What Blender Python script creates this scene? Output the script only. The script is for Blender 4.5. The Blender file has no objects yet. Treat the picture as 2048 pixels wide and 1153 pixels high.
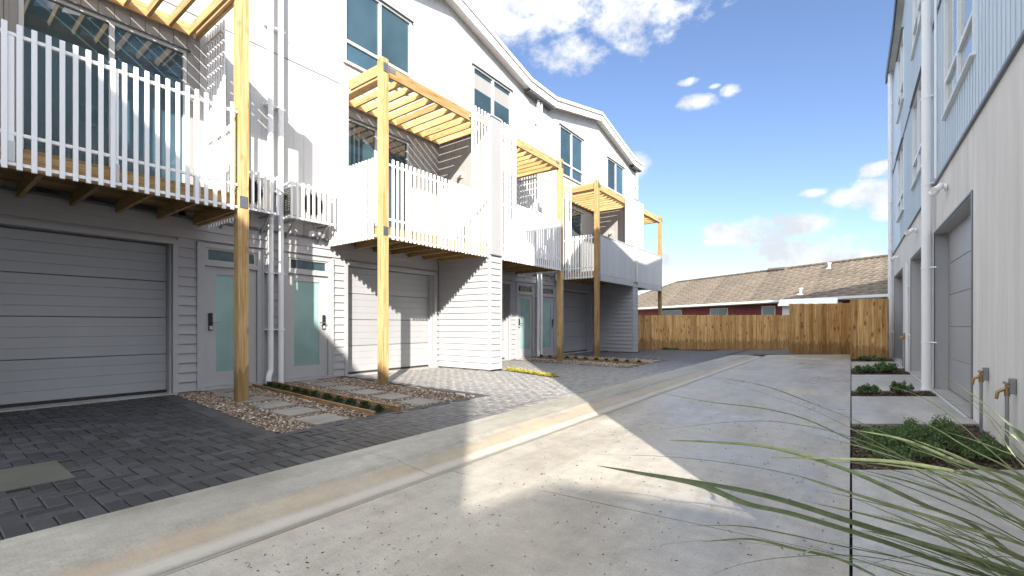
import bpy, bmesh, math, random
import numpy as np
from mathutils import Vector, Matrix
R = math.radians
random.seed(7); rng = np.random.default_rng(7)
SC = bpy.context.scene
COL = SC.collection

# ---------------------------------------------------------------- camera
EYE = 1.05; YAW = math.atan(678.0/910.2)
cd = bpy.data.cameras.new('camera'); cd.sensor_width = 36; cd.lens = 16.0; cd.shift_y = 73.5/2048
cd.clip_start = 0.05; cd.clip_end = 2000
cam = bpy.data.objects.new('camera', cd); COL.objects.link(cam)
cam.location = (0, 0, EYE); cam.rotation_euler = (R(90), 0, YAW); SC.camera = cam
SA, CA = math.sin(YAW), math.cos(YAW)

# ---------------------------------------------------------------- exposure
SC.view_settings.view_transform = 'Standard'; SC.view_settings.look = 'None'
SC.view_settings.gamma = 1.0; SC.view_settings.use_curve_mapping = False
SC.view_settings.exposure = 2.1

# ---------------------------------------------------------------- sun
HX, HY, TE = .66, -.75, .512                       # horizontal direction to the sun, tan(elevation)
EL = math.atan(TE)
sd = bpy.data.lights.new('sun', 'SUN'); sd.energy = 2.85; sd.angle = R(0.5); sd.color = (1, .93, .82)
sun = bpy.data.objects.new('sun', sd); COL.objects.link(sun)
to_sun = Vector((HX, HY, TE)).normalized()
sun.rotation_euler = to_sun.to_track_quat('Z', 'Y').to_euler(); sun.location = (20, -22, 16)

# ---------------------------------------------------------------- world: sky and clouds
W_ = bpy.data.worlds.new('World'); SC.world = W_; W_.use_nodes = True
def ray(px, py):
    u = (px-1024)/910.2; w = (650-py)/910.2
    return Vector((CA*u-SA, SA*u+CA, w)).normalized()
def world():
    nt = W_.node_tree; N = nt.nodes; L = nt.links; N.clear()
    out = N.new('ShaderNodeOutputWorld'); bg = N.new('ShaderNodeBackground')
    sky = N.new('ShaderNodeTexSky'); sky.sky_type = 'NISHITA'; sky.sun_disc = False
    sky.sun_elevation = EL; sky.sun_rotation = math.atan2(HX, HY)
    sky.air_density = 1.0; sky.dust_density = 0.7; sky.ozone_density = 1.6
    bg.inputs[1].default_value = 0.062
    tc = N.new('ShaderNodeTexCoord'); sep = N.new('ShaderNodeSeparateXYZ'); L.new(tc.outputs['Generated'], sep.inputs[0])
    def m(op, a, b=None, clamp=False):
        n = N.new('ShaderNodeMath'); n.operation = op; n.use_clamp = clamp
        for i, v in enumerate((a, b)):
            if v is None: continue
            if isinstance(v, (int, float)): n.inputs[i].default_value = v
            else: L.new(v, n.inputs[i])
        return n.outputs[0]
    az = m('ARCTAN2', sep.outputs[0], sep.outputs[1]); el = m('ARCSINE', sep.outputs[2])
    def noise(scale, detail, zs=1.0):
        mp = N.new('ShaderNodeMapping'); mp.inputs['Scale'].default_value = (1, 1, zs); L.new(tc.outputs['Generated'], mp.inputs[0])
        n = N.new('ShaderNodeTexNoise'); n.inputs['Scale'].default_value = scale; n.inputs['Detail'].default_value = detail
        n.inputs['Roughness'].default_value = .62; L.new(mp.outputs[0], n.inputs[0]); return n.outputs[0]
    n1 = noise(9, 8, 1.6); n2 = noise(3.2, 3, 2.2)
    ell = [(1120, 5, 290, 100), (990, 0, 170, 75), (1240, 45, 110, 70), (1150, 100, 90, 50), (1040, 45, 130, 36),
           (1397, 205, 40, 17), (1378, 163, 28, 9), (1464, 180, 26, 15), (1430, 172, 14, 6),
           (1755, 340, 48, 16), (1740, 385, 75, 30), (1690, 392, 40, 22), (1625, 386, 36, 9), (1780, 410, 45, 28),
           (1560, 460, 115, 34), (1480, 470, 85, 28), (1600, 500, 130, 28), (1428, 460, 34, 16), (1640, 520, 110, 22), (1275, 330, 30, 26), (1330, 515, 26, 20),
           (2350, 200, 170, 60), (2600, 420, 160, 50), (3200, 60, 220, 80)]
    mask = None
    for (x, y, rx, ry) in ell:
        d = ray(x, y); dx = ray(x+rx, y); dy = ray(x, y-ry)
        a0 = math.atan2(d.x, d.y); e0 = math.asin(d.z)
        ra = abs(math.atan2(dx.x, dx.y)-a0); re = abs(math.asin(dy.z)-e0)
        p = m('POWER', m('ABSOLUTE', m('DIVIDE', m('SUBTRACT', az, a0), ra)), 2.0)
        q = m('POWER', m('ABSOLUTE', m('DIVIDE', m('SUBTRACT', el, e0), re)), 2.0)
        v = m('SUBTRACT', 1.0, m('ADD', p, q))
        mask = v if mask is None else m('MAXIMUM', mask, v)
    mask = m('MAXIMUM', mask, -1.6)
    far = m('MULTIPLY', m('SUBTRACT', n2, .43), 9.0)           # loose clouds in the rest of the sky, cover raised to brighten shade
    away = m('MAXIMUM', m('MULTIPLY', m('SUBTRACT', m('ABSOLUTE', m('SUBTRACT', az, -.1)), .95), 4.0, True), m('MULTIPLY', m('SUBTRACT', el, .78), 5.0, True))
    mask = m('MAXIMUM', mask, m('SUBTRACT', m('MULTIPLY', m('ADD', far, 2.0), away), 2.0))
    n0 = noise(26, 8, 1.5)
    mm = m('ADD', m('ADD', mask, m('MULTIPLY', m('SUBTRACT', n1, .5), 3.1)), m('MULTIPLY', m('SUBTRACT', n0, .5), 2.6))
    cr = N.new('ShaderNodeMapRange'); cr.interpolation_type = 'SMOOTHSTEP'
    cr.inputs[1].default_value = -.30; cr.inputs[2].default_value = .95; L.new(mm, cr.inputs[0])
    n3 = noise(14, 6)
    cc = N.new('ShaderNodeMix'); cc.data_type = 'RGBA'
    L.new(m('MULTIPLY', m('SUBTRACT', n3, .38), 3.0, True), cc.inputs[0])
    cc.inputs[6].default_value = (3.0, 3.1, 3.2, 1); cc.inputs[7].default_value = (4.6, 4.6, 4.55, 1)
    # unseen clouds on the sun's side are brightened as fill light for the shade
    dt = N.new('ShaderNodeVectorMath'); dt.operation = 'DOT_PRODUCT'; L.new(tc.outputs['Generated'], dt.inputs[0]); dt.inputs[1].default_value = tuple(to_sun)
    br = N.new('ShaderNodeMapRange'); br.inputs[1].default_value = -.55; br.inputs[2].default_value = .75; br.inputs[3].default_value = 1.0; br.inputs[4].default_value = 3.7; L.new(dt.outputs['Value'], br.inputs[0])
    bs = N.new('ShaderNodeVectorMath'); bs.operation = 'SCALE'; L.new(cc.outputs[2], bs.inputs[0]); L.new(br.outputs[0], bs.inputs['Scale'])
    mx = N.new('ShaderNodeMix'); mx.data_type = 'RGBA'
    L.new(m('MULTIPLY', cr.outputs[0], .93), mx.inputs[0])
    tn = N.new('ShaderNodeMix'); tn.data_type = 'RGBA'; tn.blend_type = 'MULTIPLY'; tn.inputs[0].default_value = 1
    L.new(sky.outputs[0], tn.inputs[6]); tn.inputs[7].default_value = (.78, .79, .90, 1)
    L.new(tn.outputs[2], mx.inputs[6]); L.new(bs.outputs[0], mx.inputs[7])
    L.new(mx.outputs[2], bg.inputs[0]); L.new(bg.outputs[0], out.inputs[0])
world()

# ---------------------------------------------------------------- materials
def newmat(name):
    m = bpy.data.materials.new(name); m.use_nodes = True
    nt = m.node_tree; b = nt.nodes['Principled BSDF']; return m, nt, nt.nodes, nt.links, b
def lnk_noise(N, L, vec, scale, detail=4, rough=.55):
    n = N.new('ShaderNodeTexNoise'); n.inputs['Scale'].default_value = scale; n.inputs['Detail'].default_value = detail
    n.inputs['Roughness'].default_value = rough
    if vec is not None: L.new(vec, n.inputs['Vector'])
    return n.outputs[0]
def ramp(N, L, fac, stops):
    r = N.new('ShaderNodeValToRGB'); L.new(fac, r.inputs[0]); e = r.color_ramp.elements
    while len(e) < len(stops): e.new(.5)
    for i, (p, c) in enumerate(stops):
        e[i].position = p; e[i].color = (*c, 1) if len(c) == 3 else c
    return r.outputs[0]
def mapped(N, L, out, scale=(1, 1, 1), rnd=False):
    mp = N.new('ShaderNodeMapping'); mp.inputs['Scale'].default_value = scale
    if rnd:
        oi = N.new('ShaderNodeObjectInfo'); ml = N.new('ShaderNodeMath'); ml.operation = 'MULTIPLY'; ml.inputs[1].default_value = 57.0
        L.new(oi.outputs['Random'], ml.inputs[0]); cx = N.new('ShaderNodeCombineXYZ')
        for i in range(3): L.new(ml.outputs[0], cx.inputs[i])
        ad = N.new('ShaderNodeVectorMath'); ad.operation = 'ADD'; L.new(out, ad.inputs[0]); L.new(cx.outputs[0], ad.inputs[1]); out = ad.outputs[0]
    L.new(out, mp.inputs[0]); return mp.outputs[0]
def mixc(N, L, f, a, b, mode='MIX'):
    n = N.new('ShaderNodeMix'); n.data_type = 'RGBA'; n.blend_type = mode
    for k, v in ((0, f), (6, a), (7, b)):
        if isinstance(v, (int, float)): n.inputs[k].default_value = v
        elif isinstance(v, tuple): n.inputs[k].default_value = (*v, 1)
        else: L.new(v, n.inputs[k])
    return n.outputs[2]
def bump(N, L, b, h, strength=.3, dist=.01):
    bp = N.new('ShaderNodeBump'); bp.inputs['Strength'].default_value = strength; bp.inputs['Distance'].default_value = dist
    L.new(h, bp.inputs['Height']); L.new(bp.outputs[0], b.inputs['Normal'])
def geo(N): return N.new('ShaderNodeNewGeometry').outputs['Position']
def objc(N): return N.new('ShaderNodeTexCoord').outputs['Object']

def paint(name, c, rough=.5, var=.05, dirt=0.0, vary=False, spec=.4):
    m, nt, N, L, b = newmat(name)
    p = geo(N); n = lnk_noise(N, L, mapped(N, L, p, (1.2, 1.2, .5)), 1.3, 5)
    c0 = tuple(x*(1-var*1.6) for x in c); c1 = tuple(min(1, x*(1+var)) for x in c)
    col = ramp(N, L, n, [(.3, c0), (.7, c1)])
    if vary:
        oi = N.new('ShaderNodeObjectInfo'); col = mixc(N, L, 1.0, col, ramp(N, L, oi.outputs['Random'], [(0, (.93, .93, .935)), (1, (1, 1, 1))]), 'MULTIPLY')
    if dirt:
        n2 = lnk_noise(N, L, mapped(N, L, p, (9, 9, .9)), 1.0, 6, .65)
        col = mixc(N, L, ramp(N, L, n2, [(.45, (0, 0, 0)), (.75, (dirt,)*3)]), col, tuple(x*.6 for x in c))
    L.new(col, b.inputs['Base Color']); b.inputs['Roughness'].default_value = rough; b.inputs['Specular IOR Level'].default_value = spec
    n3 = lnk_noise(N, L, p, 60, 3); bump(N, L, b, n3, .08, .002)
    return m

def wood(name, axis, c1, c2, c3, knots=.5, rough=.6):
    m, nt, N, L, b = newmat(name)
    s = [22, 22, 22]; s[axis] = 1.1
    v = mapped(N, L, objc(N), tuple(s), True)
    g = lnk_noise(N, L, v, 1.0, 5, .6)
    s2 = [90, 90, 90]; s2[axis] = 2.5
    g2 = lnk_noise(N, L, mapped(N, L, objc(N), tuple(s2), True), 1.0, 3, .6)
    col = ramp(N, L, g, [(.34, c2), (.5, c1), (.66, c3)])
    col = mixc(N, L, ramp(N, L, g2, [(.42, (0, 0, 0)), (.66, (.55, .55, .55))]), col, tuple(x*.55 for x in c2))
    oi = N.new('ShaderNodeObjectInfo')
    col = mixc(N, L, 1.0, col, ramp(N, L, oi.outputs['Random'], [(0, (.66, .62, .56)), (.5, (.90, .88, .84)), (1, (1.05, 1.05, 1.05))]), 'MULTIPLY')
    if knots:
        s3 = [6.5, 6.5, 6.5]; s3[axis] = 2.6
        vo = N.new('ShaderNodeTexVoronoi'); vo.inputs['Scale'].default_value = 1.0
        L.new(mapped(N, L, objc(N), tuple(s3), True), vo.inputs['Vector'])
        nn = lnk_noise(N, L, mapped(N, L, objc(N), (14, 14, 14), True), 1.0, 3)
        ad = N.new('ShaderNodeMath'); ad.operation = 'MULTIPLY_ADD'; ad.inputs[1].default_value = .25; L.new(nn, ad.inputs[0]); L.new(vo.outputs['Distance'], ad.inputs[2])
        k = ramp(N, L, ad.outputs[0], [(.20, (1, 1, 1)), (.31+.09*knots, (0, 0, 0))])
        km = N.new('ShaderNodeMath'); km.operation = 'MULTIPLY'; km.inputs[1].default_value = min(.9, knots*1.1); L.new(k, km.inputs[0])
        col = mixc(N, L, km.outputs[0], col, (c2[0]*.38, c2[1]*.26, c2[2]*.2))
    if axis == 2:          # damp, dirty foot where upright timber meets the ground
        sz = N.new('ShaderNodeSeparateXYZ'); L.new(geo(N), sz.inputs[0])
        nz = lnk_noise(N, L, mapped(N, L, objc(N), (14, 14, 1.5), True), 1.0, 4)
        a1 = N.new('ShaderNodeMath'); a1.operation = 'MULTIPLY_ADD'; a1.inputs[1].default_value = -.75; L.new(nz, a1.inputs[0]); L.new(sz.outputs[2], a1.inputs[2])
        col = mixc(N, L, ramp(N, L, a1.outputs[0], [(0, (.55, .55, .55)), (.06, (0, 0, 0))]), col, tuple(x*.35 for x in c2))
    L.new(col, b.inputs['Base Color']); b.inputs['Roughness'].default_value = rough; b.inputs['Specular IOR Level'].default_value = .25
    bump(N, L, b, g2, .15, .002)
    return m

M = {}
M['white'] = paint('white paint', (.50, .502, .505), .5, .05, .10, True)
M['white_metal'] = paint('white powder coat', (.84, .84, .85), .35, .01)
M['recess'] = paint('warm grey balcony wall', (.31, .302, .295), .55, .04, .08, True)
M['cover'] = concrete('mossy cover concrete', .15, .2, False, (.95, 1, .86)) if False else paint('mossy cover concrete', (.075, .075, .063), .8, .15, .3)
M['fin'] = paint('light grey wing panel', (.33, .33, .34), .5, .03, .05)
M['trim'] = paint('white trim', (.8, .8, .8), .4, .02)
M['pipe'] = paint('white pipe', (.8, .81, .83), .25, .02, .05)
M['grey'] = paint('lilac grey paint', (.41, .405, .42), .55, .03, .05, True)
M['greydoor'] = paint('garage door steel', (.35, .355, .372), .45, .03, .06, True)
M['frame'] = paint('grey door paint', (.40, .40, .41), .4, .02)
M['lightgrey'] = paint('light grey panel', (.44, .44, .45), .5, .03, .03, True)
M['alu'] = paint('aluminium window frame', (.52, .54, .55), .3, .02)
M['alu_white'] = paint('pale window frame', (.74, .76, .77), .3, .02)
M['dark'] = paint('dark gap', (.03, .03, .032), .8)
M['black'] = paint('black plastic', (.02, .02, .022), .3)
M['blue'] = paint('pale blue cladding', (.58, .675, .77), .5, .03, .04, True)
M['flash'] = paint('dark flashing', (.14, .15, .17), .4)
M['darkgutter'] = paint('charcoal gutter', (.10, .10, .105), .4)
M['hp'] = paint('heat pump shell', (.62, .61, .57), .5)
M['red'] = paint('red brick paint', (.20, .045, .04), .8, .15, .1)
M['roofing'] = paint('pale steel roofing', (.62, .63, .64), .4)
pine = ((.60, .40, .19), (.43, .265, .105), (.68, .49, .27))
for a in range(3): M['wood%d' % a] = wood('pine timber %d' % a, a, *pine, knots=.42)
M['deckwood'] = wood('deck timber', 1, (.42, .29, .13), (.28, .18, .08), (.5, .36, .17), .3)
M['palings'] = wood('fence paling timber', 2, (.64, .39, .16), (.42, .23, .08), (.78, .52, .25), knots=.95)
M['edging'] = wood('edging timber', 0, (.42, .26, .12), (.25, .13, .06), (.5, .32, .16), .3)

def mat_metal(name, c, r=.3):
    m, nt, N, L, b = newmat(name); b.inputs['Metallic'].default_value = 1; b.inputs['Base Color'].default_value = (*c, 1)
    b.inputs['Roughness'].default_value = r
    n = lnk_noise(N, L, geo(N), 30, 4); bump(N, L, b, n, .1, .002); return m
M['steel'] = mat_metal('galvanised steel', (.34, .35, .37), .45)
M['brass'] = mat_metal('brass', (.34, .22, .11), .4)
def mat_glass(name, c, r=.02, spec=.9):
    m, nt, N, L, b = newmat(name)
    n = lnk_noise(N, L, geo(N), .9, 2)
    oi = N.new('ShaderNodeObjectInfo')
    cc_ = mixc(N, L, 1.0, ramp(N, L, n, [(.35, tuple(x*.8 for x in c)), (.7, tuple(x*1.25 for x in c))]), ramp(N, L, oi.outputs['Random'], [(0, (.8, .85, .8)), (.5, (1.2, 1.35, 1.4)), (1, (1.5, 1.9, 2.3))]) if c[0] < .1 else (1, 1, 1), 'MULTIPLY')
    L.new(cc_, b.inputs['Base Color'])
    b.inputs['Roughness'].default_value = r; b.inputs['IOR'].default_value = 1.55; b.inputs['Specular IOR Level'].default_value = spec
    bump(N, L, b, lnk_noise(N, L, geo(N), .6, 1), .02, .05); return m
M['glass'] = mat_glass('window glass', (.030, .048, .055))
M['glass_pale'] = mat_glass('pale window glass', (.34, .40, .44), .03)  # pale base colour stands in for sky and sunlit building reflections
M['frost'] = mat_glass('frosted teal glass', (.24, .37, .36), .22, .5)

def concrete(name, base, wet=.5, stain=False, warm=(1, .97, .9)):
    m, nt, N, L, b = newmat(name); p = geo(N)
    n1 = lnk_noise(N, L, p, .8, 5, .6); n2 = lnk_noise(N, L, p, 9, 6, .65); n3 = lnk_noise(N, L, p, 90, 3, .6)
    c = tuple(base*w for w in warm)
    col = ramp(N, L, n1, [(.3, tuple(x*.80 for x in c)), (.7, tuple(x*1.12 for x in c))])
    col = mixc(N, L, 1.0, col, ramp(N, L, n2, [(.3, (.82, .82, .83)), (.65, (1.06, 1.06, 1.05))]), 'MULTIPLY')
    col = mixc(N, L, 1.0, col, ramp(N, L, n3, [(.3, (.80, .80, .80)), (.5, (1, 1, 1)), (.72, (1.12, 1.12, 1.12))]), 'MULTIPLY')
    v = N.new('ShaderNodeTexVoronoi'); v.inputs['Scale'].default_value = 42; L.new(p, v.inputs['Vector'])
    col = mixc(N, L, ramp(N, L, v.outputs['Distance'], [(.05, (.55, .55, .55)), (.10, (0, 0, 0))]), col, tuple(x*.35 for x in c))
    v2 = N.new('ShaderNodeTexVoronoi'); v2.inputs['Scale'].default_value = 1.7; L.new(mapped(N, L, p, (1, .8, 1)), v2.inputs['Vector'])
    col = mixc(N, L, ramp(N, L, v2.outputs['Distance'], [(.03, (.35, .35, .35)), (.09, (0, 0, 0))]), col, tuple(x*.45 for x in c))
    n5 = lnk_noise(N, L, mapped(N, L, p, (1.6, .35, 1)), 1.3, 5, .7)
    col = mixc(N, L, 1.0, col, ramp(N, L, n5, [(.40, (.80, .79, .77)), (.56, (1.0, 1.0, 1.0))]), 'MULTIPLY')
    # fine scratches and brushed sweep marks across the slab
    sc = lnk_noise(N, L, mapped(N, L, p, (2.2, 60, 1)), 1.0, 4, .7)
    col = mixc(N, L, 1.0, col, ramp(N, L, sc, [(.25, (.94, .94, .94)), (.6, (1.02, 1.02, 1.02))]), 'MULTIPLY')
    if stain:
        # rusty brown water staining that follows the channel and spreads out unevenly
        sp = N.new('ShaderNodeSeparateXYZ'); L.new(p, sp.inputs[0])
        ns = lnk_noise(N, L, mapped(N, L, p, (2.5, .9, 1)), 1.2, 5, .6)
        def mm(op, a, bb):
            n = N.new('ShaderNodeMath'); n.operation = op
            for i, q in enumerate((a, bb)):
                if isinstance(q, (int, float)): n.inputs[i].default_value = q
                else: L.new(q, n.inputs[i])
            return n.outputs[0]
        d = mm('ABSOLUTE', mm('ADD', sp.outputs[0], 2.66), 0.0)
        f = mm('SUBTRACT', mm('ADD', 1.0, mm('MULTIPLY', mm('SUBTRACT', ns, .5), 2.6)), mm('MULTIPLY', d, stain))
        f = ramp(N, L, f, [(.40, (0, 0, 0)), (1.0, (.5, .5, .5))])
        col = mixc(N, L, f, col, (.42, .31, .19))
        if stain > 3:      # dark band paints shade on the dish's steep side, pale band its lit fall
            dd = mm('ABSOLUTE', mm('ADD', sp.outputs[0], 2.405), 0.0)
            g2_ = mm('SUBTRACT', mm('ADD', 1.0, mm('MULTIPLY', mm('SUBTRACT', ns, .5), 1.2)), mm('MULTIPLY', dd, 9.0))
            col = mixc(N, L, ramp(N, L, g2_, [(.1, (0, 0, 0)), (.5, (.6, .6, .6))]), col, (.15, .135, .105))
            de = mm('ABSOLUTE', mm('ADD', sp.outputs[0], 2.545), 0.0)
            col = mixc(N, L, ramp(N, L, mm('SUBTRACT', 1.0, mm('MULTIPLY', de, 11.0)), [(.2, (0, 0, 0)), (.8, (.6, .6, .6))]), col, (.50, .46, .40))
    L.new(col, b.inputs['Base Color'])
    r = ramp(N, L, n1, [(.35, (.62-.34*wet,)*3), (.65, (.75-.1*wet,)*3)])
    L.new(r, b.inputs['Roughness']); b.inputs['Specular IOR Level'].default_value = .5
    bump(N, L, b, n2, .12, .004); return m
M['slab'] = concrete('driveway concrete', .385, 1.1, 1.6, (1, .93, .81))
M['kerb'] = concrete('kerb concrete', .34, .5, 4.5, (1, .95, .82))
M['path'] = concrete('path concrete', .42, 1.0, False, (1, .97, .91))
M['flag'] = concrete('flagstone concrete', .27, .1, False, (1, .95, .86))
M['mortar'] = concrete('dark mortar edge', .055, .1, False, (1, 1, 1.1))
M['flagw'] = concrete('threshold concrete', .42, .1, False, (1, .97, .93))

def mat_render(name):
    m, nt, N, L, b = newmat(name); p = geo(N)
    n1 = lnk_noise(N, L, mapped(N, L, p, (3, 3.2, .45)), 1.0, 6, .65); n2 = lnk_noise(N, L, mapped(N, L, p, (10, 11, .6)), 1.0, 5, .6)
    n3 = lnk_noise(N, L, p, 45, 4, .6)
    col = ramp(N, L, n1, [(.3, (.60, .59, .575)), (.7, (.73, .72, .70))])
    col = mixc(N, L, 1.0, col, ramp(N, L, n2, [(.3, (.94, .94, .94)), (.7, (1.05, 1.05, 1.05))]), 'MULTIPLY')
    col = mixc(N, L, 1.0, col, ramp(N, L, n3, [(.3, (.94, .94, .94)), (.7, (1.03, 1.03, 1.03))]), 'MULTIPLY')
    L.new(col, b.inputs['Base Color']); b.inputs['Roughness'].default_value = .8; bump(N, L, b, n3, .15, .003); return m
M['precast'] = mat_render('streaky grey precast')

def mat_attr(name, stops, rough=.7, spec=.3, noise=None, trans=False):
    m, nt, N, L, b = newmat(name)
    a = N.new('ShaderNodeAttribute'); a.attribute_name = 'tint'
    col = ramp(N, L, a.outputs['Fac'], stops)
    if noise:
        n = lnk_noise(N, L, geo(N), noise, 5, .65)
        col = mixc(N, L, 1.0, col, ramp(N, L, n, [(.28, (.68, .68, .68)), (.6, (1.08, 1.08, 1.08)), (.8, (1.4, 1.4, 1.4))]), 'MULTIPLY')
        bump(N, L, b, n, .25, .004)
    L.new(col, b.inputs['Base Color']); b.inputs['Roughness'].default_value = rough; b.inputs['Specular IOR Level'].default_value = spec
    if trans:
        b.inputs['Subsurface Weight'].default_value = 0.0
        t = N.new('ShaderNodeBsdfTranslucent'); L.new(col, t.inputs[0]); mx = N.new('ShaderNodeMixShader'); mx.inputs[0].default_value = .3
        o = N['Material Output']; L.new(b.outputs[0], mx.inputs[1]); L.new(t.outputs[0], mx.inputs[2]); L.new(mx.outputs[0], o.inputs[0])
    return m
def mat_paver():
    m, nt, N, L, b = newmat('charcoal paver'); p = geo(N)
    a = N.new('ShaderNodeAttribute'); a.attribute_name = 'tint'
    col = ramp(N, L, a.outputs['Fac'], [(0, (.017, .018, .021)), (.5, (.027, .028, .032)), (1, (.041, .042, .047))])
    n = lnk_noise(N, L, p, 26, 5, .65); n2 = lnk_noise(N, L, p, .9, 5, .6); n4 = lnk_noise(N, L, p, 7, 6, .75)
    col = mixc(N, L, 1.0, col, ramp(N, L, n, [(.28, (.68, .68, .68)), (.6, (1.08, 1.08, 1.08)), (.8, (1.5, 1.5, 1.5))]), 'MULTIPLY')
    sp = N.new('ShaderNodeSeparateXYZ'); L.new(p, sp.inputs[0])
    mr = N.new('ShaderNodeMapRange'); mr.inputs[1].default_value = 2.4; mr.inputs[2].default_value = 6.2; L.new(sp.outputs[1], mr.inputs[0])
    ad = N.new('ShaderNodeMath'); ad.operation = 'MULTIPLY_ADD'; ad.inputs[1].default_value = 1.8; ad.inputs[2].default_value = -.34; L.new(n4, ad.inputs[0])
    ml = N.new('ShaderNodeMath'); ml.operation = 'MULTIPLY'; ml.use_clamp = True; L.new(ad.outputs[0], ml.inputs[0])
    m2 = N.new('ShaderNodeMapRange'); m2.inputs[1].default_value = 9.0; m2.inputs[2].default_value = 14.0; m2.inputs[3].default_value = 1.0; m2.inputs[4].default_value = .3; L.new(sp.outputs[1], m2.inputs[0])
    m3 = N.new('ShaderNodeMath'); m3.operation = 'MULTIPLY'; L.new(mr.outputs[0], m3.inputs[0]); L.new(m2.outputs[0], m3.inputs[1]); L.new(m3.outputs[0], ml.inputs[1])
    col = mixc(N, L, ml.outputs[0], col, (.40, .39, .375))      # paler blotchy tone, painting in the brightness of the sunlit bay and shade beyond
    L.new(col, b.inputs['Base Color']); b.inputs['Roughness'].default_value = .55; bump(N, L, b, n, .25, .004); return m
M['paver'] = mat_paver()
_unused = mat_attr('charcoal paver', [(0, (.040, .041, .047)), (.5, (.060, .061, .068)), (1, (.085, .086, .094))], .5, .5, 26)
M['gravel'] = mat_attr('brown pebbles', [(0, (.10, .07, .05)), (.4, (.24, .17, .12)), (.75, (.34, .27, .20)), (1, (.62, .56, .48))], .6)
M['leaf'] = mat_attr('shrub leaves', [(0, (.035, .07, .025)), (.5, (.09, .16, .05)), (1, (.22, .32, .13))], .55, .3, None, True)
M['leafdark'] = mat_attr('dark plant leaves', [(0, (.02, .035, .015)), (.6, (.045, .07, .025)), (1, (.10, .12, .04))], .6, .3, None, True)
M['leafyellow'] = mat_attr('yellow green sedum', [(0, (.10, .12, .02)), (.5, (.40, .38, .05)), (1, (.65, .55, .10))], .6, .3, None, True)
M['blade'] = mat_attr('long grass blade', [(0, (.10, .15, .08)), (.5, (.25, .31, .17)), (1, (.46, .50, .27))], .4, .4, 25, True)
M['litter'] = mat_attr('leaf litter', [(0, (.03, .022, .015)), (.6, (.08, .052, .034)), (1, (.19, .14, .09))], .8)
def mat_soil():
    m, nt, N, L, b = newmat('dark bark mulch'); p = geo(N)
    n = lnk_noise(N, L, p, 45, 6, .7); L.new(ramp(N, L, n, [(.35, (.018, .011, .008)), (.7, (.10, .065, .045))]), b.inputs['Base Color'])
    b.inputs['Roughness'].default_value = .9; bump(N, L, b, n, .8, .02); return m
M['soil'] = mat_soil()
def mat_ground():
    m, nt, N, L, b = newmat('ground beyond'); p = geo(N)
    n = lnk_noise(N, L, p, .4, 6, .6); L.new(ramp(N, L, n, [(.4, (.06, .075, .035)), (.65, (.10, .11, .06))]), b.inputs['Base Color'])
    b.inputs['Roughness'].default_value = .9; return m
M['ground'] = mat_ground()
def mat_tiles():
    m, nt, N, L, b = newmat('weathered concrete tiles'); p = geo(N)
    a = N.new('ShaderNodeAttribute'); a.attribute_name = 'tint'
    n = lnk_noise(N, L, p, .8, 5, .6); n2 = lnk_noise(N, L, p, 7, 5, .7)
    col = ramp(N, L, a.outputs['Fac'], [(0, (.12, .10, .08)), (1, (.21, .175, .14))])
    col = mixc(N, L, 1.0, col, ramp(N, L, n, [(.3, (.8, .8, .8)), (.7, (1.15, 1.12, 1.08))]), 'MULTIPLY')
    col = mixc(N, L, 1.0, col, ramp(N, L, n2, [(.35, (.72, .72, .7)), (.65, (1.1, 1.1, 1.1))]), 'MULTIPLY')
    L.new(col, b.inputs['Base Color']); b.inputs['Roughness'].default_value = .85; return m
M['tiles'] = mat_tiles()

# ---------------------------------------------------------------- object helpers
WM = {}
def link(o, parent=None, loc=(0, 0, 0), rz=0.0):
    COL.objects.link(o)
    w = Matrix.Translation(Vector(loc)) @ Matrix.Rotation(rz, 4, 'Z')
    o.location = loc; o.rotation_euler = (0, 0, rz); WM[o.name] = w
    if parent is not None:
        o.parent = parent; o.matrix_parent_inverse = WM[parent.name].inverted()
    return o
def thing(name, label, cat, loc, group=None):
    o = bpy.data.objects.new(name, None); o.empty_display_size = .2; link(o, None, loc)
    o['label'] = label; o['category'] = cat
    if group: o['group'] = group
    return o
def node(name, parent, loc=(0, 0, 0)):
    o = bpy.data.objects.new(name, None); o.empty_display_size = .1; return link(o, parent, loc)
def tag(o, label, cat, group=None):
    o['label'] = label; o['category'] = cat
    if group: o['group'] = group
    return o
CACHE = {}
def boxmesh(dx, dy, dz, mat, bev):
    k = (round(dx, 4), round(dy, 4), round(dz, 4), mat, bev)
    if k in CACHE: return CACHE[k]
    bm = bmesh.new(); bmesh.ops.create_cube(bm, size=1)
    bmesh.ops.scale(bm, vec=(dx, dy, dz), verts=bm.verts)
    if bev: bmesh.ops.bevel(bm, geom=bm.edges[:], offset=min(bev, dx*.3, dy*.3, dz*.3), segments=1, affect='EDGES')
    me = bpy.data.meshes.new('box'); bm.to_mesh(me); bm.free(); me.materials.append(M[mat]); CACHE[k] = me; return me
def pbox(name, x0, x1, y0, y1, z0, z1, mat, parent=None, bev=.004, kind=None):
    if x1 < x0: x0, x1 = x1, x0
    if y1 < y0: y0, y1 = y1, y0
    if mat == 'wood':
        d = (x1-x0, y1-y0, z1-z0); mat = 'wood%d' % d.index(max(d))
    o = bpy.data.objects.new(name, boxmesh(x1-x0, y1-y0, z1-z0, mat, bev))
    if kind: o['kind'] = kind
    return link(o, parent, ((x0+x1)/2, (y0+y1)/2, (z0+z1)/2))
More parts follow.
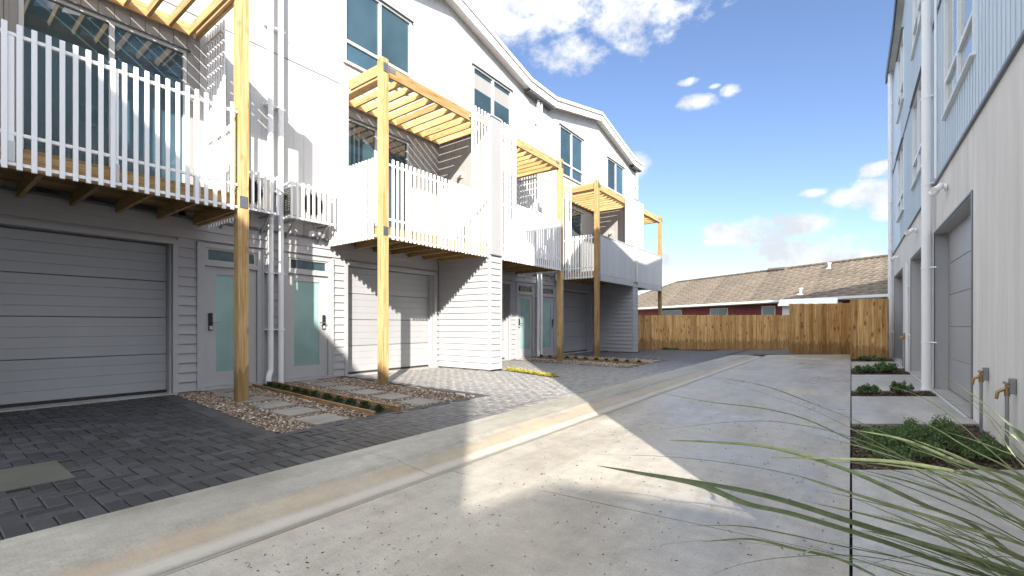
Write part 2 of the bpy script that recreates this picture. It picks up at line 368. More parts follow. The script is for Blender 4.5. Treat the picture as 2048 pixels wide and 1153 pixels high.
class MB:
    def __init__(s): s.v = []; s.f = []
    def box(s, x0, x1, y0, y1, z0, z1):
        if x1 < x0: x0, x1 = x1, x0
        if y1 < y0: y0, y1 = y1, y0
        n = len(s.v)
        s.v += [(x0, y0, z0), (x1, y0, z0), (x1, y1, z0), (x0, y1, z0), (x0, y0, z1), (x1, y0, z1), (x1, y1, z1), (x0, y1, z1)]
        s.f += [tuple(n+i for i in q) for q in ((3, 2, 1, 0), (4, 5, 6, 7), (0, 1, 5, 4), (1, 2, 6, 5), (2, 3, 7, 6), (3, 0, 4, 7))]; return s
    def prism(s, pts, z0, z1):
        """polygon footprint (counter-clockwise) extruded in z"""
        n = len(s.v); k = len(pts)
        s.v += [(x, y, z0) for x, y in pts]+[(x, y, z1) for x, y in pts]
        s.f += [tuple(n+i for i in reversed(range(k))), tuple(n+k+i for i in range(k))]
        s.f += [(n+i, n+(i+1) % k, n+k+(i+1) % k, n+k+i) for i in range(k)]; return s
    def extr(s, pts3, d):
        """a closed 3D outline extruded along vector d"""
        n = len(s.v); k = len(pts3); s.v += [tuple(p) for p in pts3]+[tuple(Vector(p)+Vector(d)) for p in pts3]
        s.f += [tuple(n+i for i in reversed(range(k))), tuple(n+k+i for i in range(k))]
        s.f += [(n+i, n+(i+1) % k, n+k+(i+1) % k, n+k+i) for i in range(k)]; return s
    def tube(s, pts, r, n=12, caps=True):
        pts = [Vector(p) for p in pts]; base = len(s.v)
        for i, p in enumerate(pts):
            d = (pts[min(i+1, len(pts)-1)]-pts[max(i-1, 0)]).normalized()
            a = d.cross(Vector((0, 1, 0)) if abs(d.y) < .9 else Vector((1, 0, 0))).normalized(); b = d.cross(a)
            rr = r[i] if isinstance(r, (list, tuple)) else r
            s.v += [tuple(p+a*math.cos(2*math.pi*k/n)*rr+b*math.sin(2*math.pi*k/n)*rr) for k in range(n)]
        for i in range(len(pts)-1):
            for k in range(n):
                s.f.append((base+i*n+k, base+i*n+(k+1) % n, base+(i+1)*n+(k+1) % n, base+(i+1)*n+k))
        if caps: s.f += [tuple(base+k for k in reversed(range(n))), tuple(base+(len(pts)-1)*n+k for k in range(n))]
        return s
    def build(s, name, mat, parent=None, smooth=False, kind=None):
        me = bpy.data.meshes.new(name); me.from_pydata(s.v, [], s.f); me.materials.append(M[mat])
        bm = bmesh.new(); bm.from_mesh(me); bmesh.ops.recalc_face_normals(bm, faces=bm.faces); bm.to_mesh(me); bm.free()
        if smooth:
            me.shade_smooth()
            try: me.set_sharp_from_angle(angle=R(40))
            except Exception: pass
        o = bpy.data.objects.new(name, me)
        if kind: o['kind'] = kind
        return link(o, parent)
def weather(name, mat, parent, y_or_x0, y_or_x1, z, face, plane, h=.15):
    """one lapped weatherboard; face '+x' / '-y' / '+y' / '-x' """
    L = abs(y_or_x1-y_or_x0); k = ('wb', round(L, 3), mat, round(h, 4))
    if k not in CACHE:
        b = MB(); b.extr([(-L/2, .012, 0), (-L/2, -.027, 0), (-L/2, -.027, .006), (-L/2, -.002, h+.012), (-L/2, .012, h+.012)], (L, 0, 0))
        me = bpy.data.meshes.new('weatherboard'); me.from_pydata(b.v, [], b.f); me.materials.append(M[mat])
        bm = bmesh.new(); bm.from_mesh(me); bmesh.ops.recalc_face_normals(bm, faces=bm.faces); bm.to_mesh(me); bm.free(); CACHE[k] = me
    o = bpy.data.objects.new(name, CACHE[k]); c = (y_or_x0+y_or_x1)/2
    rz = {'-y': 0, '+x': R(90), '+y': R(180), '-x': R(-90)}[face]
    loc = (plane, c, z) if face in ('+x', '-x') else (c, plane, z)
    return link(o, parent, loc, rz)
def arr_mesh(name, V, F, mat, tint=None, parent=None, kind=None, smooth=False):
    me = bpy.data.meshes.new(name); V = np.asarray(V, dtype=np.float32); F = np.asarray(F, dtype=np.int32); k = F.shape[1]
    me.vertices.add(len(V)); me.vertices.foreach_set('co', V.ravel())
    me.loops.add(F.size); me.loops.foreach_set('vertex_index', F.ravel())
    me.polygons.add(len(F)); me.polygons.foreach_set('loop_start', np.arange(0, F.size, k, dtype=np.int32))
    me.update(calc_edges=True)
    if tint is not None:
        a = me.attributes.new('tint', 'FLOAT', 'POINT'); a.data.foreach_set('value', np.asarray(tint, dtype=np.float32))
    me.materials.append(M[mat]); me.validate()
    if smooth: me.shade_smooth()
    o = bpy.data.objects.new(name, me)
    if kind: o['kind'] = kind
    return link(o, parent)

# ================================================================ SETTING: ground
g = MB().box(-400, 400, -300, 600, -.40, -.13).build('ground', 'ground'); g['kind'] = 'structure'
sub = MB().prism([(-8.9, -12), (1.4, -12), (1.4, 23), (-8.9, 23)], -.13, -.075).build('sub_base', 'dark'); sub['kind'] = 'structure'

# driveway slabs, jointed
jk = .087
drive = MB().prism([(-2.3, -11), (0, -11), (0, -10.9), (-2.3, -10.9)], -.05, -.001).build('driveway', 'slab'); drive['kind'] = 'structure'
joints = [-10.9, -6, -1.8, 2.56, 8.2, 13.4]
for i in range(len(joints)):
    a = joints[i]; last = i == len(joints)-1
    y0 = lambda x, a=a: a+jk*x+.004
    if last: pts = [(-2.3, y0(-2.3)), (-.006, y0(0)), (-.006, 20.05), (-1.5, 18.75), (-2.3, 18.07)]
    else:
        b_ = joints[i+1]; y1 = lambda x, b_=b_: b_+jk*x-.004
        pts = [(-2.3, y0(-2.3)), (-.006, y0(0)), (-.006, y1(0)), (-2.3, y1(-2.3))]
    MB().prism(pts, -.051, 0).build('slab', 'slab', drive)
# shallow dish channel and flush kerb
kerb = MB().box(-3.32, -2.307, -11, -10.9, -.05, -.003).build('kerb_channel', 'kerb'); kerb['kind'] = 'structure'
jj = [-10.9, -6, -1.8, 2.56, 8.2, 13.4, 18.2]
for a, b_ in zip(jj[:-1], jj[1:]):
    m_ = MB(); a0 = lambda x: a+jk*x+.003; b0 = lambda x: b_+jk*x-.003
    prof = [(-3.32, 0), (-2.84, 0), (-2.80, -.016), (-2.52, -.058), (-2.475, -.060), (-2.36, -.010), (-2.307, 0)]
    n = len(prof)
    yf = lambda x, f: (f(x) if b_ < 18 or f is a0 else 17.1+(x+3.6)*.78)
    m_.v = [(x, yf(x, a0), z) for x, z in prof]+[(x, yf(x, b0), z) for x, z in prof]+[(x, yf(x, a0), -.072) for x, z in prof]+[(x, yf(x, b0), -.072) for x, z in prof]
    for i in range(n-1):
        m_.f += [(i, i+1, n+i+1, n+i), (2*n+i, 3*n+i, 3*n+i+1, 2*n+i+1), (i, 2*n+i, 2*n+i+1, i+1), (n+i, n+i+1, 3*n+i+1, 3*n+i)]
    m_.f += [(0, n, 3*n, 2*n), (n-1, 3*n-1, 4*n-1, 2*n-1)]
    m_.build('channel_section', 'kerb', kerb)

# pavers: herringbone, real blocks with chamfered edges
BEDK = -.08
def in_bed(x, y, c):                         # planted gravel strip in front of a pair of front doors
    yy = y-BEDK*(x+8.3)
    return -8.4 < x < -4.45 and c-1.50 < yy < c+1.42
def in_seam(x, y): return -6.7 < x < -4.8 and 0 < (y-(8.27-.33*(x+6.5)*-1*-1)) < .22
def paver_ok(x, y):
    if x < -8.36: return False
    if y > 21.6: return False
    for c in (3.97, 12.50, 21.03):
        if in_bed(x, y, c): return False
    for c in (-.3, 8.235, 16.765):            # wing walls
        if x < -6.58 and abs(y-c) < .24: return False
    if -1.6 < y < 1.0 and -9 < x < -9: return False
    return True
cover_rect = (-4.97, -4.27, .28, .74)
P_ = []                                      # (x0,x1,y0,y1)
a = .1; I0 = -84; 
for i in range(-86, -33):
    for j in range(-40, 220):
        k = (i-j) % 4
        if k == 0: r = (i*a, (i+2)*a, j*a, (j+1)*a)
        elif k == 3: r = (i*a, (i+1)*a, j*a, (j+2)*a)
        else: continue
        if cover_rect[0]-.02 < (r[0]+r[1])/2 < cover_rect[1]+.02 and cover_rect[2]-.02 < (r[2]+r[3])/2 < cover_rect[3]+.02: continue
        if r[0] > -3.56: continue
        r = (r[0], min(r[1], -3.532), r[2], r[3])
        if all(paver_ok(x, y) for x in (r[0]+.02, r[1]-.02) for y in (r[2]+.02, r[3]-.02)): P_.append(r)
for j in range(-40, 173): P_.append((-3.53, -3.328, j*a, (j+1)*a))          # header course
for i in range(-84, -34):                                                  # beyond the slab end
    pass
for i in range(-34, 0):
    for j in range(160, 232):
        k = (i-j) % 4
        if k == 0: r = (i*a, (i+2)*a, j*a, (j+1)*a)
        elif k == 3: r = (i*a, (i+1)*a, j*a, (j+2)*a)
        else: continue
        x, y = (r[0]+r[1])/2, (r[2]+r[3])/2
        if y > 17.35+(x+3.6)*.78+.12 and x < -.1: P_.append(r)
def cs(p):
    x, y = (p[0]+p[1])/2, (p[2]+p[3])/2; xc = x*CA+y*SA; zc = -x*SA+y*CA
    if zc < .5: return -1
    u = xc/zc; w = EYE/zc
    if abs(u) > 1.13 or w > .56: return -1
    return 1/zc
P_.sort(key=cs, reverse=True)
paving = MB().box(-8.36, -3.33, -3.9, -3.8, -.05, -.01).build('paving', 'dark'); paving['kind'] = 'structure'
def paver_geom(sx, sy, c=.006, g=.0035, h=.05):
    hx, hy = sx/2-g, sy/2-g
    v = []
    for (ex, z) in ((0, -h), (0, -c*.8), (c, 0)):
        v += [(-hx+ex, -hy+ex, z), (hx-ex, -hy+ex, z), (hx-ex, hy-ex, z), (-hx+ex, hy-ex, z)]
    f = []
    for l in (0, 4):
        f += [(l+i, l+(i+1) % 4, l+4+(i+1) % 4, l+4+i) for i in range(4)]
    f += [(8, 9, 10, 11)]
    return v, f
PM = {}
for kx, (sx, sy) in {'h': (.2, .1), 'v': (.1, .2)}.items():
    for t in range(6):
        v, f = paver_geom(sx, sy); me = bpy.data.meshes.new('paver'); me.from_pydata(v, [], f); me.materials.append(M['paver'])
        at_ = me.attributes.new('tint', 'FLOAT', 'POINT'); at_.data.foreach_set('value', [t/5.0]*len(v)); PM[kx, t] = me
near_p, far_p = P_[:300], P_[300:]
for r in near_p:
    kx = 'h' if r[1]-r[0] > .15 else 'v'
    o = bpy.data.objects.new('paver', PM[kx, random.randint(0, 5)])
    link(o, paving, ((r[0]+r[1])/2, (r[2]+r[3])/2, random.uniform(-.004, 0)))
    o.rotation_euler = (random.gauss(0, .006), random.gauss(0, .006), random.gauss(0, .006))
V = []; F = []; T = []
for r in far_p:
    v, f = paver_geom(r[1]-r[0], r[3]-r[2]); n = len(V); x, y, z = (r[0]+r[1])/2, (r[2]+r[3])/2, random.uniform(-.004, 0); tx, ty = random.gauss(0, .006), random.gauss(0, .006)
    V += [(x+p[0], y+p[1], z+p[2]+p[0]*tx+p[1]*ty) for p in v]; F += [tuple(n+i for i in q) for q in f]; T += [random.random()]*len(v)
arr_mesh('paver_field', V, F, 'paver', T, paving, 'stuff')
sand = MB().box(-8.30, -3.32, -3.9, 22.5, -.05, -.017).build('jointing_sand', 'dark', paving)
ac = thing('access_cover', 'greenish grey concrete access cover set flush in the charcoal pavers', 'cover', (-4.62, .51, 0))
pbox('lid', cover_rect[0]+.02, cover_rect[1]-.02, cover_rect[2]+.02, cover_rect[3]-.02, -.016, .001, 'cover', ac, .004)

# garden beds between doors and drive
ico = bmesh.new(); bmesh.ops.create_icosphere(ico, subdivisions=1, radius=1); ico.verts.ensure_lookup_table()
IV = np.array([v.co[:] for v in ico.verts]); IF = np.array([[v.index for v in f.verts] for f in ico.faces]); ico.free()
def pebbles(n, sampler, size, parent, name='gravel', mat='gravel'):
    pos = sampler(n); n = len(pos); s = rng.uniform(size*.55, size*1.3, (n, 1, 1)); asp = rng.uniform(.55, 1.25, (n, 1, 3)); asp[:, :, 2] *= .6
    ang = rng.uniform(0, 6.28, n); c, s_ = np.cos(ang), np.sin(ang)
    v = IV[None]*(1+rng.uniform(-.18, .18, (n, 12, 1)))*asp*s
    x = v[:, :, 0]*c[:, None]-v[:, :, 1]*s_[:, None]; y = v[:, :, 0]*s_[:, None]+v[:, :, 1]*c[:, None]
    v = np.stack([x, y, v[:, :, 2]], 2)+pos[:, None, :]
    F = IF[None]+(np.arange(n)*12)[:, None, None]
    return arr_mesh(name, v.reshape(-1, 3), F.reshape(-1, 3), mat, np.repeat(rng.random(n)**1.3, 12), parent, 'stuff')
def leafcloud(n, pts, size, up=.5, asp=.45):
    """n leaf quads (two triangles folded) at given centres"""
    c = np.asarray(pts); n = len(c)
    d = rng.normal(size=(n, 3)); d[:, 2] = np.abs(d[:, 2])*up+.15; d /= np.linalg.norm(d, axis=1)[:, None]
    w = np.cross(d, rng.normal(size=(n, 3))); w /= np.linalg.norm(w, axis=1)[:, None]
    L = rng.uniform(.6, 1.3, (n, 1))*size
    tip = c+d*L; mid = c+d*L*.5; a_ = mid+w*L*asp*.5; b_ = mid-w*L*asp*.5
    V = np.stack([c, a_, tip, b_], 1).reshape(-1, 3); F = np.arange(n*4).reshape(n, 4)
    t = np.clip(rng.normal(.5, .22, n), 0, 1); return V, F, np.repeat(t, 4)
TUFT = {}
NTH = ['first', 'second', 'third', 'fourth', 'fifth', 'sixth', 'seventh', 'eighth', 'ninth', 'tenth', 'last']
def tuft_mesh(kind, var):
    k = (kind, var)
    if k in TUFT: return TUFT[k]
    n = 260
    th = rng.uniform(0, 6.28, n); ph = rng.uniform(0, 1.35, n); r = .5+.5*rng.random(n)
    rad = .075*rng.uniform(.8, 1.15)
    p = np.stack([np.cos(th)*np.sin(ph)*rad*r, np.sin(th)*np.sin(ph)*rad*r, np.cos(ph)*rad*1.15*r], 1)
    V, F, T = leafcloud(n, p, .035, .8)
    o = arr_mesh('tmp', V, F, kind, T); me = o.data; bpy.data.objects.remove(o); TUFT[k] = me; return me
for (c, gn, gs, place, rank) in ((3.97, 15000, .016, 'by the near front doors', 'near'), (12.50, 5200, .026, 'by the middle front doors', 'far')):
    sk = lambda x: BEDK*(x+8.3)
    for q_, pts_ in enumerate(([(-8.26, c-1.68), (-4.32, c-1.68+sk(-4.44)), (-4.32, c-1.51+sk(-4.44)), (-8.26, c-1.51)], [(-8.26, c+1.43), (-4.32, c+1.43+sk(-4.44)), (-4.32, c+1.58+sk(-4.44)), (-8.26, c+1.58)], [(-4.43, c-1.50+sk(-4.44)), (-4.32, c-1.50+sk(-4.44)), (-4.32, c+1.42+sk(-4.44)), (-4.43, c+1.42+sk(-4.44))])):
        MB().prism(pts_, -.045, -.0015).build('mortar_edge', 'mortar', paving)
    bed = MB().prism([(-8.30, c-1.50), (-4.44, c-1.50+sk(-4.44)), (-4.44, c+1.42+sk(-4.44)), (-8.30, c+1.42)], -.05, -.03).build('garden_bed', 'soil'); bed['kind'] = 'structure'
    spots = []
    def put(q): spots.append(q)
    stones = []
    for side, y0 in ((0, c-.98), (1, c+.46)):
        for q in range(6):
            x = -4.72-.675*q; y = y0+sk(x)+sk(-3.5)*0; y += .0
            if side == 0: y += .0
            dx, dy = .235, .20
            o = pbox('stepping_stone', x-dx, x+dx, y-dy+.1, y+dy+.1, -.045, .008+random.uniform(-.003, .003), 'flag', bed, .006)
            o.rotation_euler = (0, 0, random.uniform(-.02, .02)); stones.append((x, y+.1, dx, dy))
    def samp(n):
        x = rng.uniform(-8.26, -4.46, n*2); yy = rng.uniform(c-1.47, c+1.39, n*2); keep = np.ones(n*2, bool)
        for (sx, sy, dx, dy) in stones: keep &= ~((np.abs(x-sx) < dx-.005) & (np.abs(yy+sk(x)-sy) < dy-.005))
        keep &= ~((yy > c-.36) & (yy < c+.0)); x, yy = x[keep][:n], yy[keep][:n]
        return np.stack([x, yy+sk(x), rng.uniform(-.024, -.006, len(x))], 1)
    pebbles(gn, samp, gs, bed)
    for e, off in enumerate((-.37, .0)):
        y0 = c+off; o = MB().prism([(-8.28, y0), (-4.46, y0+sk(-4.46)), (-4.46, y0+.03+sk(-4.46)), (-8.28, y0+.03)], -.04, .035).build('timber_edging', 'edging')
        tag(o, ['thin timber board edging the near side of the planted strip '+place, 'thin timber board edging the far side of the planted strip '+place][e], 'edging', 'timber edging boards of the door gardens')
    for q in range(11):
        x = -8.0+q*.335; y = c-.17+sk(x)+random.uniform(-.03, .03)
        o = bpy.data.objects.new('small_plant', tuft_mesh('leafdark', q % 3)); link(o, None, (x, y, -.03), random.uniform(0, 6))
        o.scale = (1, 1, 1) if rank == 'near' else (1.1, 1.1, 1.1)
        tag(o, NTH[q]+' dark clump from the wall in the planted strip '+place, 'plant', 'small plants in the strip '+place)

# thin sedum strip at the nose of the middle wing wall
sed = MB().prism([(-6.46, 8.30), (-4.80, 7.72), (-4.70, 7.95), (-6.40, 8.52)], -.02, .004).build('seam_bed', 'soil'); sed['kind'] = 'structure'
n = 1500; t = rng.random(n); s_ = rng.random(n)
pts = np.stack([-6.42+1.66*t, 8.34-.58*t+.18*s_, .004+rng.random(n)*.05], 1)
V, F, T = leafcloud(n, pts, .03, .8, .6)
so = arr_mesh('groundcover_plant', V, F, 'leafyellow', T); tag(so, 'yellow green groundcover strip in the paving at the foot of the wing wall', 'plant')

# right-hand path strip with beds, edges skewed
SK = .745
def quad(a, b_, x0=.006, x1=1.3): return [(x0, a+SK*x0), (x1, a+SK*x1), (x1, b_+SK*x1), (x0, b_+SK*x0)]
path = MB().box(.01, .3, -10.9, -10.8, -.05, -.002).build('footpath', 'path'); path['kind'] = 'structure'
for a0, b0 in ((1.9, 4.11), (6.02, 8.33), (9.03, 11.95), (13.75, 16.2)):
    MB().prism(quad(a0+.004, b0), -.051, 0).build('path_slab', 'path', path)
MB().prism([(.006, -10.8), (6.0, -10.8), (6.0, -1.0), (.006, -1.0)], -.051, 0).build('path_slab', 'path', path)
def mulch(n, xs, y0, y1, size):
    def f(n):
        x = rng.uniform(xs[0], xs[1], n); return np.stack([x, rng.uniform(y0, y1, n)+SK*x, rng.uniform(-.026, -.010, n)], 1)
    o = pebbles(n, f, size, bedd[0] if False else path, 'bark_chips', 'litter'); return o
mulch(2600, (.02, 1.06), 4.13, 6.0, .012); mulch(500, (.02, 1.05), 8.35, 9.02, .016); mulch(500, (.02, 1.05), 11.98, 13.7, .02)
mulch(60, (.02, 1.0), 3.95, 4.2, .008)
def shrub(label, cx, cy, rx, ry, h, n, size=.02, mat='leaf', skew=True):
    st = []
    k = max(10, int(60*rx*ry/.2))
    lob = [(rng.uniform(-.75, .75), rng.uniform(-.75, .75), rng.uniform(.16, .42), rng.uniform(.45, 1.0)) for _ in range(k)]
    P = []
    for i in range(n):
        lx, ly, lr, lh = lob[rng.integers(k)]
        th = rng.uniform(0, 6.28); ph = rng.uniform(0, 1.5); r = (.55+.45*rng.random()**.5)*lr
        px_, py_ = lx+math.cos(th)*math.sin(ph)*r, ly+math.sin(th)*math.sin(ph)*r
        x = px_*rx; y = py_*ry; z = max(0, (.35+math.cos(ph)*r*1.8))*h*lh*rng.uniform(.8, 1.15)
        P.append((cx+x, cy+y+(SK*x if skew else 0), z-.01))
    V, F, T = leafcloud(n, P, size, .9)
    root = thing('low_shrub', label, 'shrub', (cx, cy, 0), 'low shrubs in the beds beside the right-hand wall')
    arr_mesh('foliage', V, F, mat, T, root)
    m_ = MB()
    for (lx, ly, lr, lh) in lob[:14]:
        x = lx*rx; y = ly*ry+(SK*x if skew else 0); m_.tube([(cx+x*.3, cy+y*.3, -.03), (cx+x*.8, cy+y*.8, h*.3), (cx+x, cy+y, h*lh*.6)], [.006, .004, .002], 5)
    m_.build('stem', 'soil', root)
bedd = []
for a0, b0 in ((-1.0, 1.9), (4.11, 6.02), (8.33, 9.03), (11.95, 13.75), (16.2, 17.6)):
    q = quad(a0, b0) if a0 > 0 else [(.006, a0), (1.085, a0), (1.085, b0+SK*1.085), (.006, b0)]
    bedd.append(MB().prism(q, -.05, -.028).build('planting_bed', 'soil')); bedd[-1]['kind'] = 'structure'
shrub('broad bushy green shrub in the front bed, left half beside the driveway edge', .32, 5.05, .30, .62, .15, 9500, .019)
shrub('tallest dense green shrub in the middle of the front bed', .55, 5.35, .26, .42, .24, 9000, .019)
shrub('sparser grey green shrub in the front bed closest to the outdoor taps', .85, 5.30, .17, .42, .13, 4200, .018)
shrub('small round shrub in the second bed beside the driveway edge', .20, 8.85, .15, .14, .17, 1500, .03)
shrub('small round shrub in the second bed nearer the white downpipe', .62, 9.1, .14, .13, .19, 1500, .03)
shrub('darker low shrub in the third bed beside the driveway edge', .25, 12.9, .20, .35, .16, 1800, .04)
shrub('bright green shrub in the third bed near the wall', .62, 13.2, .22, .4, .22, 2400, .045)
shrub('dull green low shrub at the foot of the tall fence panel', .5, 17.0, .36, .2, .12, 1500, .05, skew=False)
shrub('weedy green tuft at the foot of the long timber fence', -6.1, 19.35, .5, .09, .09, 900, .04, 'leaf', False)

# leaf litter on the drive
n = 1100; x = rng.uniform(-2.2, -.05, n); y = rng.uniform(.9, 9, n)**1.0
y = .9+(rng.random(n)**2.0)*9; pos = np.stack([x, y, np.full(n, .002)], 1)
V, F, T = leafcloud(n, pos, .016, .05, .4); V[:, 2] = np.clip(V[:, 2], .001, .006)
arr_mesh('leaf_litter', V, F, 'litter', T, None, 'stuff')
o = bpy.data.objects['leaf_litter']; o['label'] = 'tiny leaf scraps scattered on the wet driveway'

# ================================================================ LEFT TERRACE
WX = -8.30; FX = -6.60; DX = -6.70
JZ = 5.92
def zroof(v, valley=8.62, peak=9.42): return valley+(peak-valley)*max(0, min(1, (v-.75)/(4.265-.75)))
def window(parent, name, plane, s, y0, y1, z0, z1, cols, trans, mat='alu', glass='glass', depth=.05):
    """s=+1 faces +x, -1 faces -x. trans = height of the bottom awning row or 0"""
    f = .045; m_ = MB(); xa, xb = plane-s*depth, plane+s*.028
    m_.box(xa, xb, y0, y0+f, z0, z1).box(xa, xb, y1-f, y1, z0, z1).box(xa, xb-s*.002, y0+f, y1-f, z0, z0+f).box(xa, xb-s*.002, y0+f, y1-f, z1-f, z1)
    ys = [y0+(y1-y0)*i/cols for i in range(cols+1)]
    for y in ys[1:-1]: m_.box(xa, xb-s*.004, y-.03, y+.03, z0+f, z1-f)
    if trans: m_.box(xa, xb-s*.006, y0+f, y1-f, z0+trans-.03, z0+trans+.03)
    w = m_.build(name, mat, parent)
    sill = pbox('sill', plane, plane+s*.06, y0-.03, y1+.03, z0-.035, z0-.002, mat, w, .003)
    head = pbox('head_flashing', plane, plane+s*.07, y0-.05, y1+.05, z1+.002, z1+.02, 'flash', w, .003)
    for i in range(cols):
        a_, b_ = ys[i]+(f if i == 0 else .03), ys[i+1]-(f if i == cols-1 else .03)
        for (zz0, zz1) in (((z0+f, z0+trans-.03), (z0+trans+.03, z1-f)) if trans else ((z0+f, z1-f),)):
            o = pbox('pane', plane-s*.03, plane-s*.012, a_, b_, zz0, zz1, glass, w, 0)
    return w
def vboards(parent, plane, s, y0, y1, zf, z0, mat, pitch=.18, holes=(), proud=.02, name='cladding_board', thick=.03):
    """vertical boards; zf(y) gives the top height; holes are (ya,yb,za,zb) and boards are cut round them"""
    n = max(1, round((y1-y0)/pitch)); p = (y1-y0)/n
    for i in range(n):
        a_, b_ = y0+i*p+.002, y0+(i+1)*p-.002
        segs = [(z0, min(zf(a_), zf(b_)))]
        # cut horizontally (board split into narrower pieces when a hole edge crosses it)
        cuts = sorted({a_, b_}|{h for H in holes for h in H[:2] if a_+.01 < h < b_-.01})
        for ca, cb in zip(cuts[:-1], cuts[1:]):
            sg = [(z0, min(zf(ca), zf(cb)))]; mid = (ca+cb)/2
            for (ya, yb, za, zb) in holes:
                if ya < mid < yb:
                    ns = []
                    for (q0, q1) in sg:
                        if zb <= q0 or za >= q1: ns.append((q0, q1)); continue
                        if za > q0+.01: ns.append((q0, za))
                        if zb < q1-.01: ns.append((zb, q1))
                    sg = ns
            for (q0, q1) in sg:
                if q1-q0 > .02: pbox(name, plane-s*thick+s*proud, plane+s*proud, ca, cb, q0, q1, mat, parent, .003)
HOUSE = [
 (3.97, -1, 'terraced house nearest the camera, timber deck above its shaded grey garage door', 'slat'),
 (3.97, 1, 'second terraced house from the camera, sunlit slatted balcony above its half-lit garage door', 'slat'),
 (12.50, -1, 'third terraced house from the camera, with the tall slat screen on its balcony', 'slat'),
 (12.50, 1, 'fourth terraced house of the row, solid panelled balcony front beneath its pergola', 'solid'),
 (21.03, -1, 'last terraced house at the far end of the row beside the back fence', 'solid')]
GRP = 'terraced houses along the left of the driveway'
def post_bracket(par, x, y, z): 
    MB().box(x+.072, x+.078, y-.05, y+.05, z, z+.16).build('bracket', 'steel', par)
PLACE = ['nearest the camera', 'of the second house', 'of the middle house', 'of the fourth house', 'of the last house']
for hi, (c, m, label, kind) in enumerate(HOUSE):
    Y = lambda v: c+m*v
    H = thing('terraced_house', label, 'house', (-11.0, Y(2.13), 0), GRP)
    U = 4.265
    first = hi in (0,)
    # ---- back body
    core = MB()
    ya, yb = sorted((Y(.0), Y(U)))
    core.box(-15, WX-.33, ya+.01, yb-.01, 0, 8.5).build('wall', 'white', H)
    wallf = MB()
    # structural front sheet pieces behind the cladding (x from WX-.30 to WX-.02)
    def sheet(v0, v1, z0, z1, b=wallf): b.box(WX-.31, WX-.02, *sorted((Y(v0), Y(v1))), z0, z1)
    go, gc, gh = 1.50, 3.92, 2.28
    sheet(0.0, .18, -.03, 2.72); sheet(1.16, go, -.03, 2.72); sheet(gc, U, -.03, 2.72); sheet(.18, 1.16, 2.37, 2.72); sheet(go, gc, gh, 2.72)
    front = wallf.build('front_wall', 'grey', H)
    up = MB()
    sl0, sl1, slz = 1.32, 3.10, 5.30
    wc = 2.30; wv0, wv1, wz0, wz1 = wc-.88, wc+.88, 6.42, 8.14
    sheet(0, sl0, 2.72, JZ, up); sheet(sl1, U, 2.72, JZ, up); sheet(sl0, sl1, slz, JZ, up)
    sheet(0, wv0, JZ, 8.6, up); sheet(wv1, U, JZ, 8.6, up); sheet(wv0, wv1, JZ, wz0, up); sheet(wv0, wv1, wz1, 8.6, up)
    upper = up.build('upper_wall', 'white', H)
    # ---- weatherboards, ground floor
    h = .149
    for k in range(18):
        z = .01+k*h
        if z > 2.62: continue
        for (v0, v1) in ((.0, .17), (1.17, go-.07)):
            weather('weatherboard', 'grey', front, *sorted((Y(v0), Y(v1))), z, '+x', WX, h)
        if z > 2.36: weather('weatherboard', 'grey', front, *sorted((Y(.17), Y(1.17))), z, '+x', WX, h)
        if z > gh+.02: weather('weatherboard', 'grey', front, *sorted((Y(go-.07), Y(U-.22))), z, '+x', WX, h)
        elif True: weather('weatherboard', 'grey', front, *sorted((Y(gc+.07), Y(U-.22))), z, '+x', WX, h)
    for v in (.175, 1.165, ): pbox('corner_trim', WX-.02, WX+.045, *sorted((Y(v-.02), Y(v+.02))), 0, 2.37, 'grey', front, .004)
    pbox('base_flashing', WX-.02, WX+.045, *sorted((Y(0), Y(U-.22))), 2.70, 2.735, 'flash', front, .004)
    # ---- garage
    fr = MB()
    for (v0, v1) in ((go-.07, go), (gc, gc+.07)): fr.box(WX-.03, WX+.04, *sorted((Y(v0), Y(v1))), 0, gh+.07)
    fr.box(WX-.03, WX+.04, *sorted((Y(go), Y(gc))), gh, gh+.07)
    fr.box(WX-.22, WX-.03, *sorted((Y(go-.02), Y(go+.025))), 0, gh).box(WX-.22, WX-.03, *sorted((Y(gc-.025), Y(gc+.02))), 0, gh)
    gfr = fr.build('garage_frame', 'grey', H)
    gd = node('garage_door', H, (WX-.17, Y(2.7), .04))
    ph = (gh-.06)/4
    for k in range(4):
        z0 = .05+k*ph; b = MB(); y0, y1 = sorted((Y(go+.03), Y(gc-.03)))
        prof = [(WX-.20, z0), (WX-.165, z0+.006)]
        for r_ in range(3):                          # shallow horizontal swages
            zc = z0+ph*(r_+1)/4
            prof += [(WX-.165, zc-.007), (WX-.171, zc), (WX-.165, zc+.007)]
        prof += [(WX-.165, z0+ph-.008), (WX-.20, z0+ph-.002)]
        b.extr([(x, y0, z) for x, z in prof], (0, y1-y0, 0)); b.build('door_panel', 'greydoor', gd)
    pbox('bottom_seal', WX-.19, WX-.15, *sorted((Y(go+.03), Y(gc-.03))), .012, .05, 'dark', gd, .003)
    pbox('threshold', WX-.31, WX+.13, *sorted((Y(go-.04), Y(gc+.04))), -.04, .012, 'flagw', H, .006)
    # ---- entry door
    ed = node('entry_door', H, (WX, Y(.67), 0))
    b = MB()
    for (v0, v1) in ((.195, .27), (1.07, 1.145)): b.box(WX-.06, WX+.03, *sorted((Y(v0), Y(v1))), .03, 2.36)
    b.box(WX-.06, WX+.03, *sorted((Y(.27), Y(1.07))), 2.29, 2.36).box(WX-.06, WX+.03, *sorted((Y(.27), Y(1.07))), 2.0, 2.07)
    b.box(WX-.06, WX+.055, *sorted((Y(.19), Y(1.15))), .0, .045)
    b.build('door_frame', 'frame', ed)
    b = MB(); l0, l1, gA, gB = .275, 1.065, .40, .90
